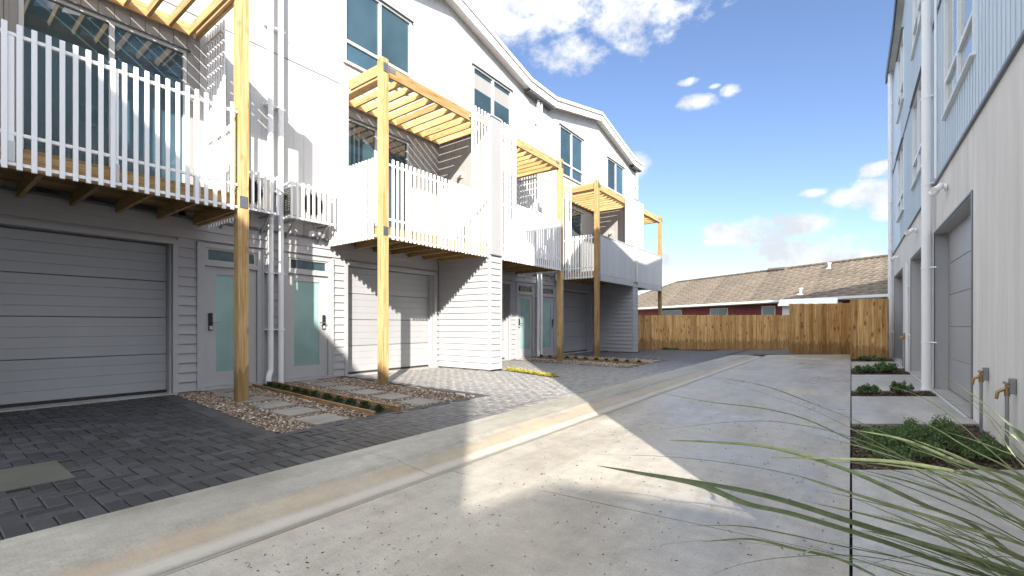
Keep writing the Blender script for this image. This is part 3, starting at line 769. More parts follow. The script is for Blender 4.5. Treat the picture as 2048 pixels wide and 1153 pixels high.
    b.box(WX-.05, WX-.008, *sorted((Y(l0), Y(gA))), .05, 1.995).box(WX-.05, WX-.008, *sorted((Y(gB), Y(l1))), .05, 1.995)
    b.box(WX-.05, WX-.008, *sorted((Y(gA), Y(gB))), .05, .28).box(WX-.05, WX-.008, *sorted((Y(gA), Y(gB))), 1.87, 1.995)
    b.build('door_leaf', 'frame', ed)
    pbox('glass_panel', WX-.04, WX-.025, *sorted((Y(gA), Y(gB))), .28, 1.87, 'frost', ed, 0)
    b = MB()
    for (v0, v1, z0, z1) in ((.27, .32, 2.07, 2.29), (1.02, 1.07, 2.07, 2.29), (.32, 1.02, 2.07, 2.10), (.32, 1.02, 2.26, 2.29)): b.box(WX-.045, WX+.012, *sorted((Y(v0), Y(v1))), z0, z1)
    b.build('transom_frame', 'frame', ed)
    pbox('transom_glass', WX-.03, WX-.015, *sorted((Y(.32), Y(1.02))), 2.10, 2.26, 'glass', ed, 0)
    pbox('lock_keypad', WX-.008, WX+.022, *sorted((Y(.955), Y(1.015))), .96, 1.24, 'black', ed, .008)
    MB().tube([(WX+.02, Y(.985), 1.09), (WX+.065, Y(.985), 1.09), (WX+.068, Y(.97), 1.09), (WX+.068, Y(.86), 1.09)], .010, 8).build('handle', 'steel', ed, True)
    pbox('keyhole_plate', WX+.018, WX+.028, *sorted((Y(.965), Y(1.005))), .975, 1.03, 'alu', ed, .004)
    pbox('wall_plate', WX+.02, WX+.035, *sorted((Y(.62), Y(.66))), 2.46, 2.53, 'trim', H, .004)  # small pale plate fixed above the front door
    # ---- upper cladding boards
    ya, yb = sorted((Y(.0), Y(U)))
    hol = [(*sorted((Y(sl0), Y(sl1))), 2.7, slz), (*sorted((Y(wv0), Y(wv1))), wz0, wz1)]
    vf = lambda y: zroof(abs(y-c))-.10
    vboards(upper, WX, 1, *sorted((Y(0), Y(1.14))), lambda y: JZ-.012, 2.74, 'white', .178, hol)
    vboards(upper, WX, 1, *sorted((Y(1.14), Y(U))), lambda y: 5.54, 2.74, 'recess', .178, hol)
    vboards(upper, WX, 1, *sorted((Y(1.14), Y(U))), lambda y: JZ-.012, 5.545, 'white', .178, hol)
    vboards(upper, WX, 1, ya, yb, vf, JZ+.006, 'white', .178, hol)
    pbox('joint_flashing', WX-.02, WX+.012, ya+.003, yb-.003, JZ-.010, JZ+.004, 'flash', upper, 0)
    # ---- windows
    tr = .45 if hi in (0, 1, 3) else .45
    window(H, 'window', WX+.01, 1, *sorted((Y(wv0), Y(wv1))), wz0, wz1, 2, tr)
    sl = window(H, 'sliding_door', WX, 1, *sorted((Y(sl0), Y(sl1))), 2.86, slz, 2, 0, 'alu')
    if hi == 2:  # pale strips paint a bright building's reflection on this window's panes
        for q in (0, 1):
            a9, b9 = sorted((Y(wv0), Y(wv1))); w9 = (b9-a9)/2
            pbox('reflection_strip', WX-.0195, WX-.0015, a9+w9*q+.05, a9+w9*(q+1)-.05, wz1-.58, wz1-.17, 'recess', upper, 0)
    # ---- roof: one slab that climbs to the party line, with fascia and gutter
    prof = [(0, zroof(0)), (.75, zroof(.75)), (U, zroof(U))]
    if hi == 4: prof = [(-.12, zroof(0))]+prof[1:]
    b = MB(); b.extr([(WX+.10, Y(v), z-.03) for v, z in prof]+[(WX+.10, Y(v), z+.10) for v, z in reversed(prof)], (-6.9, 0, 0))
    rf = b.build('roof', 'roofing', H)
    b = MB(); b.extr([(WX+.27, Y(v), z-.20) for v, z in prof]+[(WX+.27, Y(v), z+.14) for v, z in reversed(prof)], (.025, 0, 0)); b.build('fascia', 'trim', rf)
    b = MB(); b.extr([(WX+.02, Y(v), z-.12) for v, z in prof]+[(WX+.02, Y(v), z-.095) for v, z in reversed(prof)], (.25, 0, 0)); b.build('soffit', 'trim', rf)
    b = MB(); b.extr([(WX+.10, Y(v), z+.101) for v, z in prof]+[(WX+.10, Y(v), z+.16) for v, z in reversed(prof)], (.20, 0, 0)); b.build('barge_cap', 'trim', rf)
    b = MB(); b.extr([(WX+.298, Y(v), z+.03) for v, z in prof]+[(WX+.298, Y(v), z+.13) for v, z in reversed(prof)], (.045, 0, 0)); b.build('gutter', 'roofing', rf)
    b = MB().box(WX-.0, WX+.275, *sorted((Y(0 if hi < 4 else -.12), Y(.74))), zroof(0)-.26, zroof(0)-.21).build('valley_gutter', 'darkgutter', rf)
    # ---- wing wall shared with the neighbour
    if m == 1 or hi == 0:
        w0 = Y(U); ww = node('wing_wall', H, (FX, w0, 0))
        MB().box(WX+.03, FX-.02, w0-.19, w0+.19, 0, 2.64).build('wing_core', 'grey', ww)
        for k in range(18):
            z = .02+k*.1455
            if z > 2.55: break
            weather('weatherboard', 'grey', ww, WX+.03, FX-.05, z, '-y', w0-.19, .1455)
            weather('weatherboard', 'grey', ww, w0-.17, w0+.17, z, '+x', FX-.015, .1455)
            weather('weatherboard', 'grey', ww, WX+.03, FX-.05, z, '+y', w0+.19, .1455)
        for dy in (-.2, .2): pbox('corner_trim', FX-.06, FX+.012, w0+dy-.022, w0+dy+.022, .01, 2.64, 'grey', ww, .004)
        pbox('wing_flashing', WX, FX+.03, w0-.225, w0+.225, 2.645, 2.665, 'flash', ww, .003)
        MB().box(WX+.02, FX-.03, w0-.165, w0+.165, 2.67, 5.82).build('wing_core', 'lightgrey', ww)
        for k in range(9):
            x0 = WX+.02+k*.184
            for sy in (-1, 1):
                pbox('cladding_board', x0+.002, x0+.182, w0+sy*.165, w0+sy*.19, 2.67, 5.82, 'recess', ww, .003)
        pbox('end_panel', FX-.03, FX+.01, w0-.18, w0+.18, 2.67, 5.82, 'fin' if hi < 3 else 'white', ww, .004)
        pbox('wing_cap', WX, FX+.03, w0-.205, w0+.205, 5.822, 5.86, 'lightgrey', ww, .004)
    # ---- balcony
    bal = node('balcony', H, (DX, Y(2.6), 2.62))
    p0 = 1.18; p1 = U-.20
    y0, y1 = sorted((Y(p0), Y(p1)))
    j = MB()
    nj = 7
    for k in range(nj):
        yy = y0+.03+(y1-y0-.06)*k/(nj-1)
        o = pbox('joist', WX+.03, DX-.05, yy-.022, yy+.022, 2.62, 2.78, 'deckwood', bal, .003)
    pbox('rim_joist', DX-.05, DX-.005, y0, y1, 2.61, 2.80, 'wood', bal, .003)
    yy = Y(p0)-m*.024; pbox('rim_joist', WX+.03, DX-.005, yy-.022, yy+.022, 2.61, 2.80, 'wood', bal, .003)
    nb = 11; wb_ = (DX-.005-(WX+.03))/nb
    for k in range(nb):
        x0 = WX+.03+k*wb_
        pbox('deck_board', x0+.003, x0+wb_-.003, y0-.02, y1, 2.802, 2.83, 'deckwood', bal, .003)
    # post
    py_ = Y(p0)
    po = pbox('post', FX-.07-.11, FX-.11+.07, py_-.07-m*.0, py_+.07, -.02, 5.80, 'wood', H, .004)
    if hi == 0: po['label'] = 'nearest timber post, standing in the gravel'
    post_bracket(po, FX-.11, py_, 2.64); post_bracket(po, FX-.11, py_, 5.55)
    MB().box(FX-.089, FX-.083, *sorted((Y(p0)+m*.072, Y(p0)+m*.26)), 5.62, 5.70).build('bracket', 'flash', po)
    # pergola
    pg = node('pergola', H, (DX, Y(2.6), 5.6))
    bz0, bz1 = 5.52, 5.72
    a_, b_ = sorted((Y(p0)+m*.072, Y(p1)))
    pbox('beam', FX-.135, FX-.09, a_, b_, bz0, bz1, 'wood', pg, .004)
    pbox('beam', WX+.065, WX+.11, a_, b_, bz0-.0, bz1-.02, 'wood', pg, .004)
    pbox('beam', WX+.022, FX-.182, py_-.022, py_+.022, bz0+.02, bz1+.02, 'wood', pg, .004)
    nr = 11
    for k in range(nr):
        yy = a_+.12+(b_-a_-.16)*k/(nr-1)
        pbox('rafter', WX+.112, FX-.137, yy-.022, yy+.022, bz0+.01, bz0+.15, 'wood', pg, .003)
    # balustrade
    zt, zb = 4.02, 2.58
    pl = FX-.02
    def slat_run(par, ya_, yb_, x, ztop, name='slat'):
        n = max(2, round(abs(yb_-ya_)/.1)); 
        for k in range(n):
            yy = ya_+(yb_-ya_)*(k+.5)/n
            pbox('slat', x-.013, x+.013, yy-.021, yy+.021, zb+random.uniform(-.004, .004), ztop, 'white_metal', par, .003)
    if kind == 'slat':
        a2, b2 = sorted((Y(p0)+m*.075, Y(U-.19)))
        bs = node('balustrade', H, (pl, (a2+b2)/2, 2.6))
        for z in (3.92, 2.94, 2.64): pbox('rail', pl-.045, pl-.014, a2, b2, z-.018, z+.018, 'white_metal', bs, .003)
        tall = 3.42
        slat_run(bs, Y(p0)+m*.1, Y(tall), pl, zt)
        slat_run(bs, Y(tall), Y(U-.2), pl, 5.86)
        rl2 = MB()
        for z in (5.6,): rl2.box(pl-.045, pl-.014, *sorted((Y(tall), Y(U-.19))), z-.018, z+.018)
        rl2.build('rail', 'white_metal', bs)
        for v in (p0+.55, p0+1.35, p0+2.15):
            pbox('stanchion', pl-.06, pl-.016, *sorted((Y(v)-.03, Y(v)+.03)), 2.62, 3.9, 'white_metal', bs, .003)
            pbox('bolt_plate', pl-.014, pl-.006, *sorted((Y(v)-.035, Y(v)+.035)), 2.66, 2.86, 'alu', bs, .002)
    else:
        b = MB(); a2, b2 = sorted((Y(p0+.10), Y(U-.0 if hi == 3 else U-.19)))
        b.box(pl-.055, pl-.005, a2, b2, 2.50, 3.99).build('parapet', 'white', H); bs = [o for o in H.children if o.name.startswith('parapet')][-1]
        n = 6
        for k in range(n):
            q0, q1 = a2+(b2-a2)*k/n, a2+(b2-a2)*(k+1)/n
            pbox('parapet_panel', pl-.004, pl+.018, q0+.003, q1-.003, 2.72, 3.99, 'white', bs, .003)
        pbox('parapet_skirt', pl-.004, pl+.022, a2, b2, 2.50, 2.715, 'lightgrey', bs, .003)
        q0, q1 = sorted((Y(3.42), Y(U-.19)))
        pbox('screen_panel', pl-.05, pl+.02, q0, q1, 4.022, 5.83, 'white', bs, .004)
        pbox('parapet_cap', pl-.08, pl+.035, a2, b2, 3.992, 4.02, 'white', bs, .003)
    # side of the balcony: tall screen by the wall, low slats to the post
    ys_ = Y(p0)-m*.13
    xs0, xs1 = WX+.06, FX-.19
    ss = node('side_balustrade', H, ((xs0+xs1)/2, ys_, 2.6)); n = round((xs1-xs0)/.1)
    for z in (3.92, 2.94, 2.64): pbox('rail', xs0, xs1, ys_+m*.014, ys_+m*.045, z-.018, z+.018, 'white_metal', ss, .003)
    for k in range(n):
        xx = xs0+(xs1-xs0)*(k+.5)/n
        pbox('slat', xx-.021, xx+.021, ys_-.013, ys_+.013, zb, 5.66 if xx < -7.58 else zt, 'white_metal', ss, .003)
    MB().box(xs0, -7.58, ys_+m*.014, ys_+m*.045, 5.45, 5.49).build('rail', 'white_metal', ss)
    # ---- downpipe
    b = MB(); dv = .09; yy = Y(dv); X = WX+.12; ztop = zroof(0)-.22
    if m == -1: b.tube([(X, yy, ztop), (X, yy, .30), (X, yy, .24), (X+.03, yy-.04, .17), (X+.05, yy-.06, .12), (X+.05, yy-.06, -.02)], .047, 14)
    else: b.tube([(X, yy, ztop), (X, yy, -.02)], .047, 14)
    dp = b.build('downpipe', 'pipe', H, True)
    for z in (.95, 1.95, 3.4, 4.9, 6.3, 7.6):
        MB().tube([(X, yy, z), (X, yy, z+.03)], .053, 12).box(WX+.02, X, yy-.08, yy+.08, z+.006, z+.024).build('pipe_clip', 'pipe', dp)
MB().tube([(FX+.045, 16.765, 5.7), (FX+.045, 16.765, 2.7)], .032, 12).build('downpipe', 'alu', H, True)
pl_h = None

# ---- heat pumps in slatted cages
def heatpump(c, m, label):
    Y = lambda v: c+m*v
    t = thing('heat_pump', label, 'heat pump', (-8.1, Y(.53), 2.93), 'heat pumps caged on the white wall between balconies')
    a_, b_ = sorted((Y(.17), Y(.93)))
    pbox('casing', -8.24, -7.92, a_, b_, 2.98, 3.52, 'hp', t, .015)
    gy = Y(.17)-m*.004
    b = MB()
    for k in range(16): b.box(-8.21, -7.96, gy-.006, gy+.006, 3.02+k*.03, 3.034+k*.03)
    b.build('fin', 'black', t, kind='stuff')
    b = MB(); X = -7.86; yc = Y(.55)
    for k in range(24):
        a1 = 2*math.pi*k/24; b.box(-7.918, -7.905, yc+.2*math.cos(a1)-.006, yc+.2*math.cos(a1)+.006, 3.25+.2*math.sin(a1)-.02, 3.25+.2*math.sin(a1)+.02)
    b.tube([(-7.919, yc, 3.25), (-7.914, yc, 3.25)], .19, 24); b.build('fan_grille', 'black', t)
    b = MB()
    a2, b2 = sorted((Y(.10), Y(.96)))
    for z in (2.95, 3.545): b.box(X-.04, X-.012, a2, b2, z-.018, z+.018)
    for yy in (a2, b2-.03): 
        for z in (2.95, 3.545): b.box(WX+.02, X-.04, yy, yy+.03, z-.015, z+.015)
    cg = b.build('cage_frame', 'white_metal', t)
    for k in range(9):
        yy = a2+.02+(b2-a2-.04)*k/8; pbox('slat', X-.012, X+.012, yy-.02, yy+.02, 2.92, 3.58, 'white_metal', cg, .003)
    for v in (.22, .85):
        b = MB(); yy = Y(v); b.box(WX+.02, -7.9, yy-.02, yy+.02, 2.90, 2.925)
        b.extr([(WX+.03, yy-.015, 2.62), (WX+.03, yy-.015, 2.66), (-7.95, yy-.015, 2.898), (-7.99, yy-.015, 2.898)], (0, .03, 0)).build('bracket', 'steel', t)
heatpump(3.97, -1, 'slatted heat pump cage left of the two white downpipes, beside the nearest post')
heatpump(3.97, 1, 'slatted heat pump cage right of the two white downpipes above the second grey door')
heatpump(12.50, -1, 'slatted heat pump cage behind the middle balcony, left of the far downpipes')
heatpump(12.50, 1, 'slatted heat pump cage right of the far downpipes, behind the third timber post')

def spot(x, y, z, s, label, grp, twin=True):
    """wall light facing s along x"""
    t = thing('wall_light', label, 'wall light', (x, y, z), grp)
    MB().tube([(x, y, z), (x+s*.03, y, z)], .05, 16).build('base', 'white_metal', t, True)
    for d in ((-1, 1) if twin else (0,)):
        MB().tube([(x+s*.03, y, z), (x+s*.07, y+d*.05, z+.02), (x+s*.09, y+d*.07, z+.01)], .012, 8).build('arm', 'white_metal', t, True)
        MB().tube([(x+s*.06, y+d*.07, z+.03), (x+s*.10, y+d*.09, z-.02), (x+s*.15, y+d*.12, z-.05)], [.03, .042, .048], 14).build('lamp_head', 'white_metal', t, True)
spot(WX+.03, 4.72, 2.80, 1, 'white twin spotlight above the second grey front door', 'wall lights on the left terrace')
def bulkhead(x, y, z, label):
    t = thing('wall_light', label, 'wall light', (x, y, z), 'balcony wall lights on the left terrace')
    pbox('back_plate', x-.07, x+.07, y-.03, y, z-.06, z+.06, 'white_metal', t, .01)
    MB().tube([(x, y-.03, z+.02), (x, y-.10, z), (x, y-.16, z-.04)], [.06, .06, .05], 14).build('lamp_head', 'hp', t, True)
bulkhead(-7.5, 8.235-.19, 4.63, 'small oval light on the balcony wall of the second house')
bulkhead(-7.5, 16.765-.19, 4.63, 'small oval light on the balcony wall of the fourth house')

# ================================================================ RIGHT BLOCK
BX = 1.087; CX = 1.066
T = thing('townhouse_block', 'grey and pale blue three-storey block along the right edge with recessed garages', 'building', (4.5, 10.8, 0))
Y0, Y1 = 1.06, 19.4
MB().box(BX+.35, 9.5, Y0, Y1, -.05, 9.0).build('wall', 'lightgrey', T)
ops = [(2.6, 5.1, False), (7.16, 10.0, True), (11.05, 13.6, True), (15.7, 18.4, True)]
b = MB(); yy = Y0
for (a_, b_, v) in ops[1:]:
    b.box(BX, BX+.35, yy, a_, -.05, 2.52); yy = b_
b.box(BX, BX+.35, yy, Y1, -.05, 2.52).box(BX, BX+.35, Y0, Y1, 2.52, 3.29)
low = b.build('ground_floor_wall', 'precast', T)
lo = ['nearest recessed garage door', 'middle recessed garage door', 'far recessed garage door']
for i, (a_, b_, v) in enumerate(ops[1:]):
    gd = node('garage_door', T, (BX+.2, (a_+b_)/2, 0))
    for k in range(5):
        z0 = .03+k*.497
        pbox('door_panel', BX+.16, BX+.20, a_, b_, z0, z0+.493, 'greydoor', gd, .006)
    f_ = MB(); f_.box(BX-.012, BX+.02, a_-.05, a_, 0, 2.55).box(BX-.012, BX+.02, b_, b_+.012, 0, 2.55).box(BX-.014, BX+.02, a_, b_, 2.52, 2.545)
    f_.build('garage_frame', 'flash', T)
    f_ = MB().box(BX+.0, BX+.16, b_-.006, b_-.001, .0, 2.515).box(BX, BX+.16, a_+.001, a_+.006, 0, 2.515).box(BX, BX+.16, a_+.006, b_-.006, 2.505, 2.515).build('reveal_lining', 'frame', T)
    pbox('threshold', BX-.02, BX+.25, a_, b_, -.05, .02, 'flagw', T, .005)
    pbox('threshold_strip', BX-.06, BX-.03, a_, b_, -.03, .014, 'alu', T, .003)
# upper cladding and windows
def zr2(y, lo=9.22, hi=10.1):
    d = (y-4.65) % 8.1; d = min(d, 8.1-d); return hi-(hi-lo)*min(1, d/3.4)
wins = [(3.0, 4.93), (7.0, 8.93), (11.25, 13.18), (15.3, 17.1)]
WZ = [(4.02, 5.80, .49), (6.86, 8.62, .52)]
b = MB(); edges = [Y0]+[e for w in wins for e in w]+[Y1]
for i in range(0, len(edges), 2): b.box(BX+.002, BX+.35, edges[i], edges[i+1], 3.29, 9.2)
for (a_, b_) in wins:
    for (q0, q1) in ((3.29, 4.02), (5.80, 6.86), (8.62, 9.2)): b.box(BX+.002, BX+.35, a_, b_, q0, q1)
upw = b.build('upper_wall', 'blue', T)
b = MB(); Yp = [Y0, 4.65, 8.05, 9.35, 12.75, 16.15, 17.45, Y1]
def _z(y): return 9.22 if y > 17 else zr2(y)
b.extr([(BX+.002, y, 9.2) for y in (Y0, Y1)]+[(BX+.002, y, _z(y)-.1) for y in reversed(Yp)], (.35, 0, 0)).build('gable_wall', 'blue', T)
hol = [(a_, b_, z0, z1) for (a_, b_) in wins for (z0, z1, _) in WZ]
cnt = 0
for i in range(122):                                     # narrow upright ribs of the blue cladding
    y = Y0+.08+i*.15
    for (z0, z1) in ((3.32, JZ-.02), (JZ+.02, 9.15)):
        segs = [(z0, z1)]
        for (ya, yb, za, zb) in hol:
            if ya-.03 < y < yb+.03:
                ns = []
                for (q0, q1) in segs:
                    if zb <= q0 or za >= q1: ns.append((q0, q1)); continue
                    if za-.04 > q0: ns.append((q0, za-.04))
                    if zb+.03 < q1: ns.append((zb+.03, q1))
                segs = ns
        for (q0, q1) in segs:
            if cnt < 300: pbox('cladding_rib', BX-.007, BX+.001, y-.010, y+.010, q0, q1, 'blue', upw, .003); cnt += 1
pbox('band_flashing', BX-.03, BX+.001, Y0, Y1, 3.27, 3.31, 'flash', upw, .004)
pbox('joint_flashing', BX-.022, BX+.001, Y0, Y1, JZ-.018, JZ+.018, 'flash', upw, .004)
for (a_, b_) in wins:
    for (z0, z1, tr) in WZ: window(T, 'window', BX+.01, -1, a_, b_, z0, z1, 2, tr, 'alu_white', 'glass_pale')
prf = [(y, _z(y)) for y in Yp]; prf[0] = (Y0-.15, prf[0][1]); prf[-1] = (Y1+.1, prf[-1][1])
b = MB(); b.extr([(.95, y, z-.04) for y, z in prf]+[(.95, y, z+.08) for y, z in reversed(prf)], (8.8, 0, 0)); rf = b.build('roof', 'roofing', T)
b = MB(); b.extr([(.91, y, z-.20) for y, z in prf]+[(.91, y, z+.09) for y, z in reversed(prf)], (.035, 0, 0)); b.build('fascia', 'darkgutter', rf)
b = MB(); b.extr([(.95, y, z-.17) for y, z in prf]+[(.95, y, z-.15) for y, z in reversed(prf)], (.14, 0, 0)); b.build('soffit', 'hp', rf)
# downpipes, and one added tube in place of lit jamb trim
def dpipe(x, y, r, z0, z1, clips):
    dp = MB().tube([(x, y, z1), (x, y, z0)], r, 18).build('downpipe', 'pipe', T, True)  # name also borne by the added tube standing in for jamb trim
    MB().tube([(x, y, z0+.0), (x, y, z0+.04)], r*1.22, 18).build('pipe_collar', 'pipe', dp, True)
    for z in clips: MB().tube([(x, y, z), (x, y, z+.035)], r*1.1, 16).tube([(x, y+.0, z+.017), (BX, y-.14, z+.017)], .012, 8).build('pipe_clip', 'pipe', dp, True)
dpipe(.985, 9.93, .068, -.02, 9.1, (.75, 1.95, 3.3, 4.7, 6.3, 7.7))
dpipe(1.00, 18.75, .06, -.02, 9.1, (.8, 2.0, 3.4, 4.9, 6.5, 8.0))
dpipe(1.03, 13.75, .03, -.02, 2.5, (.8, 1.9))  # added tube standing in for the pale, lit jamb trim
b = MB().tube([(1.05, 9.55, 9.1), (1.05, 9.55, 3.31)], .018, 8).build('conduit', 'pipe', T)
# taps
def tap(x, y, label, h=.88):
    t = thing('water_tap', label, 'tap', (x, y, 0), 'brass garden taps on the right-hand wall')
    MB().tube([(x, y, -.02), (x, y, h)], .013, 10).build('standpipe', 'steel', t, True)
    pbox('wall_block', x+.01, BX-.001, y-.025, y+.025, h+.0, h+.13, 'steel', t, .006)
    MB().tube([(x+.02, y, h+.04), (x-.02, y, h+.035), (x-.055, y, h+.01), (x-.062, y, h-.05)], [.012, .014, .013, .011], 10).build('spout', 'brass', t, True)
    MB().tube([(x, y, h-.02), (x, y, h+.05)], .018, 10).build('valve', 'brass', t, True)
    MB().tube([(x-.005, y-.07, h+.085), (x-.005, y+.07, h+.085)], .011, 8).tube([(x-.005, y, h+.05), (x-.005, y, h+.09)], .009, 8).build('handle', 'brass', t, True)
tap(1.035, 6.40, 'left tap of the near pair, beside the jamb of the nearest recessed garage', .50)
tap(1.035, 5.465, 'brass tap on a standpipe nearest the camera, right of the pair', .48)
tap(1.035, 14.45, 'small distant tap between the far garages, beside the thin white strip', .72)
tap(1.035, 14.9, 'farthest small tap on the grey wall near the back fence', .72)
spot(BX-.012, 8.75, 2.98, -1, 'white twin spotlight above the nearest recessed garage door', 'wall lights on the right-hand wall')
spot(BX-.012, 12.4, 2.98, -1, 'white twin spotlight above the middle recessed garage', 'wall lights on the right-hand wall')
spot(BX-.012, 17.1, 2.98, -1, 'white twin spotlight above the far recessed garage', 'wall lights on the right-hand wall')

# ================================================================ FENCES
def fence(a, b_, h, label, w=.148, pale=None, rails=True, z0=.0):
    a = Vector(a); b_ = Vector(b_); d = b_-a; L = d.length; d /= L; n = Vector((-d.y, d.x)); rz = math.atan2(d.y, d.x)
    t = thing('timber_fence', label, 'fence', ((a.x+b_.x)/2, (a.y+b_.y)/2, 0), 'timber paling fences at the end of the driveway')
    k = round(L/(w+.004)); p = L/k
    for i in range(k):
        c = a+d*(i+.5)*p; hh = h+random.uniform(-.008, .008); off = .014*(i % 2)+random.uniform(-.003, .003)
        ww = p-.001
        me = boxmesh(round(ww, 3), .02, round(hh, 2), 'palings', .004)
        o = bpy.data.objects.new('paling', me); link(o, t, (c.x+n.x*off, c.y+n.y*off, z0+hh/2), rz+random.uniform(-.006, .006))
        o.rotation_euler = (0, random.uniform(-.004, .004), rz)
        if pale is not None and i in pale:
            o.data = boxmesh(round(ww, 3), .02, round(hh, 2), 'wood2', .004); o['label'] = 'paler new paling'
    for z in (.3, h*.55, h-.25):
        c = (a+b_)/2+n*.045
        o = bpy.data.objects.new('rail', boxmesh(round(L, 2), .045, .07, 'wood0', .003)); link(o, t, (c.x, c.y, z), rz)
    for i in range(int(L/1.8)+1):
        c = a+d*min(L-.06, .06+i*1.8)+n*.12
        o = bpy.data.objects.new('fence_post', boxmesh(.1, .1, round(h, 2), 'wood2', .003)); link(o, t, (c.x, c.y, h/2), rz)
    return t
fence((-7.75, 18.28), (-1.78, 22.78), 1.46, 'long low timber paling fence across the end of the driveway', .145, (2, 3))
fence((-1.78, 19.5), (-.02, 20.35), 1.82, 'middle timber fence panel, taller than the long fence, beside the white roofed shed')
fence((.0, 17.32), (.90, 17.36), 1.83, 'nearest and tallest timber fence panel, against the right-hand block')
fence((-.02, 20.34), (-.01, 17.40), 1.82, 'side return of timber palings joining the two tall fence panels')

# ================================================================ NEIGHBOURING HOUSE
ng = Vector((1.36, 26.6)); nd = Vector((-.848, .530)); nn = Vector((.530, .848))
def NP(s, w, z): q = ng+nd*s+nn*w; return (q.x, q.y, z)
NH = thing('bungalow', 'red brick bungalow with a weathered brown tiled roof beyond the fence', 'house', (*(ng+nd*9+nn*5), 0))
b = MB(); wpts = [NP(-7.5, .45, 0), NP(23.0, .45, 0), NP(23.0, 9.4, 0), NP(-7.5, 9.4, 0)]
b.v = [tuple(p) for p in wpts]+[(p[0], p[1], 2.34) for p in wpts]; b.f = [(0, 1, 5, 4), (1, 2, 6, 5), (2, 3, 7, 6), (3, 0, 4, 7), (3, 2, 1, 0)]
nw = b.build('wall', 'red', NH)
ang = math.atan2(nd.y, nd.x)
for (s0, s1, z0, z1) in ((-.2, .2, 1.1, 2.1), (2.3, 4.3, 1.1, 2.2), (6.0, 6.9, 1.1, 2.15), (9.4, 10.9, 1.2, 2.15), (13.6, 15.9, 1.2, 2.15), (19, 20.2, 1.2, 2.15)):
    c = Vector(NP((s0+s1)/2, .44, (z0+z1)/2)); W2 = s1-s0
    me = boxmesh(round(W2, 2), .06, round(z1-z0, 2), 'alu', .004); w = bpy.data.objects.new('window', me); link(w, nw, tuple(c), ang)
    nm = 2 if W2 > 1.2 else 1
    for q in range(nm):
        ss = s0+.05+(W2-.1)*(q+.5)/nm
        cc = Vector(NP(ss, .40, (z0+z1)/2)); o = bpy.data.objects.new('pane', boxmesh(round((W2-.1)/nm-.05, 2), .012, round(z1-z0-.1, 2), 'glass', 0)); link(o, w, tuple(cc), ang)
rise = math.tan(R(25.5)); ZE, ZR = 2.42, 4.74; half = (ZR-ZE)/rise
E0, E1 = -8.5, 24.0                                      # eave ends; hip at the far end
def roof_pt(s, w): return NP(s, w, ZE+w*rise)
b = MB(); r0, r1 = E0, E1-half
b.v = [NP(E0, 0, ZE-.03), NP(E1, 0, ZE-.03), NP(r1, half, ZR-.03), NP(r0, half, ZR-.03), NP(E0, 2*half, ZE-.03), NP(E1, 2*half, ZE-.03)]
b.f = [(0, 1, 2, 3), (3, 2, 5, 4), (1, 5, 2), (0, 3, 4), (0, 4, 5, 1)]
nroof = b.build('roof', 'tiles', NH)
# courses of profiled tiles on the visible slope and the hip end, stepped one over the next
V = []; F = []; TT = []
nc = 17; cl = half/nc
def course(fn, s_lo, s_hi, i):
    tw = .30; n = int((s_hi-s_lo)/(tw/4))
    if n < 1: return
    w0, w1 = i*cl-.02, (i+1)*cl+.01
    pr = [0, .022, .03, .012]
    base = len(V)
    for k in range(n+1):
        s = s_lo+k*tw/4; hz = pr[k % 4]
        V.append(fn(s, w0, .0)); V.append(fn(s, w0, .075+hz)); V.append(fn(s, w1, .012+hz))
        t_ = ((int(s/tw)*7919+i*104729) % 97)/97; TT.extend([t_]*3)
    for k in range(n):
        q = base+k*3; F.append((q, q+3, q+4, q+1)); F.append((q+1, q+4, q+5, q+2))
def f_main(s, w, dz): q = NP(s, w, ZE+w*rise+dz); return q
def f_hip(s, w, dz): q = NP(E1-w, s, ZE+w*rise+dz); return q
for i in range(nc):
    course(f_main, E0, E1-i*cl, i); course(f_hip, i*cl, 2*half-i*cl, i)
arr_mesh('roof_tiles', V, F, 'tiles', TT, nroof, 'stuff')
b = MB()
for k in range(int((r1-r0)/.4)):
    b.tube([NP(r0+k*.4, half, ZR+.05), NP(r0+k*.4+.42, half, ZR+.065)], [.10, .11], 8)
hd = Vector(NP(r1, half, ZR+.05)); he = Vector(NP(E1, 0, ZE+.05))
for k in range(14): b.tube([tuple(hd.lerp(he, k/14)), tuple(hd.lerp(he, (k+1.05)/14))], [.10, .11], 8)
b.tube([NP(8.6, half-.2, ZR+.03), NP(9.9, half-.2, ZR+.08)], .14, 8)
b.build('ridge_tiles', 'tiles', nroof, kind='stuff')
b = MB(); b.extr([NP(E0, -.08, ZE-.10), NP(E0, -.08, ZE+.03), NP(E0, .02, ZE+.03), NP(E0, .02, ZE-.10)], tuple(nd*(E1-E0))+(0,)); b.build('gutter', 'trim', nroof)
b = MB(); b.extr([NP(E0, .02, ZE-.14), NP(E0, .02, ZE-.11), NP(E0, .46, ZE-.06), NP(E0, .46, ZE-.14)], tuple(nd*(E1-E0))+(0,)); b.build('soffit', 'trim', nroof)
for (s, w) in ((5.4, 4.1), (4.6, .6), (16.5, .8)):
    q = Vector(roof_pt(s, w)); MB().tube([tuple(q), (q.x, q.y, q.z+.34)], .06, 10).tube([(q.x, q.y, q.z+.30), (q.x, q.y, q.z+.36)], .11, 10).tube([(q.x, q.y, q.z-.02), (q.x, q.y, q.z+.07)], [.24, .08], 10).build('roof_vent', 'pipe', nroof, True)
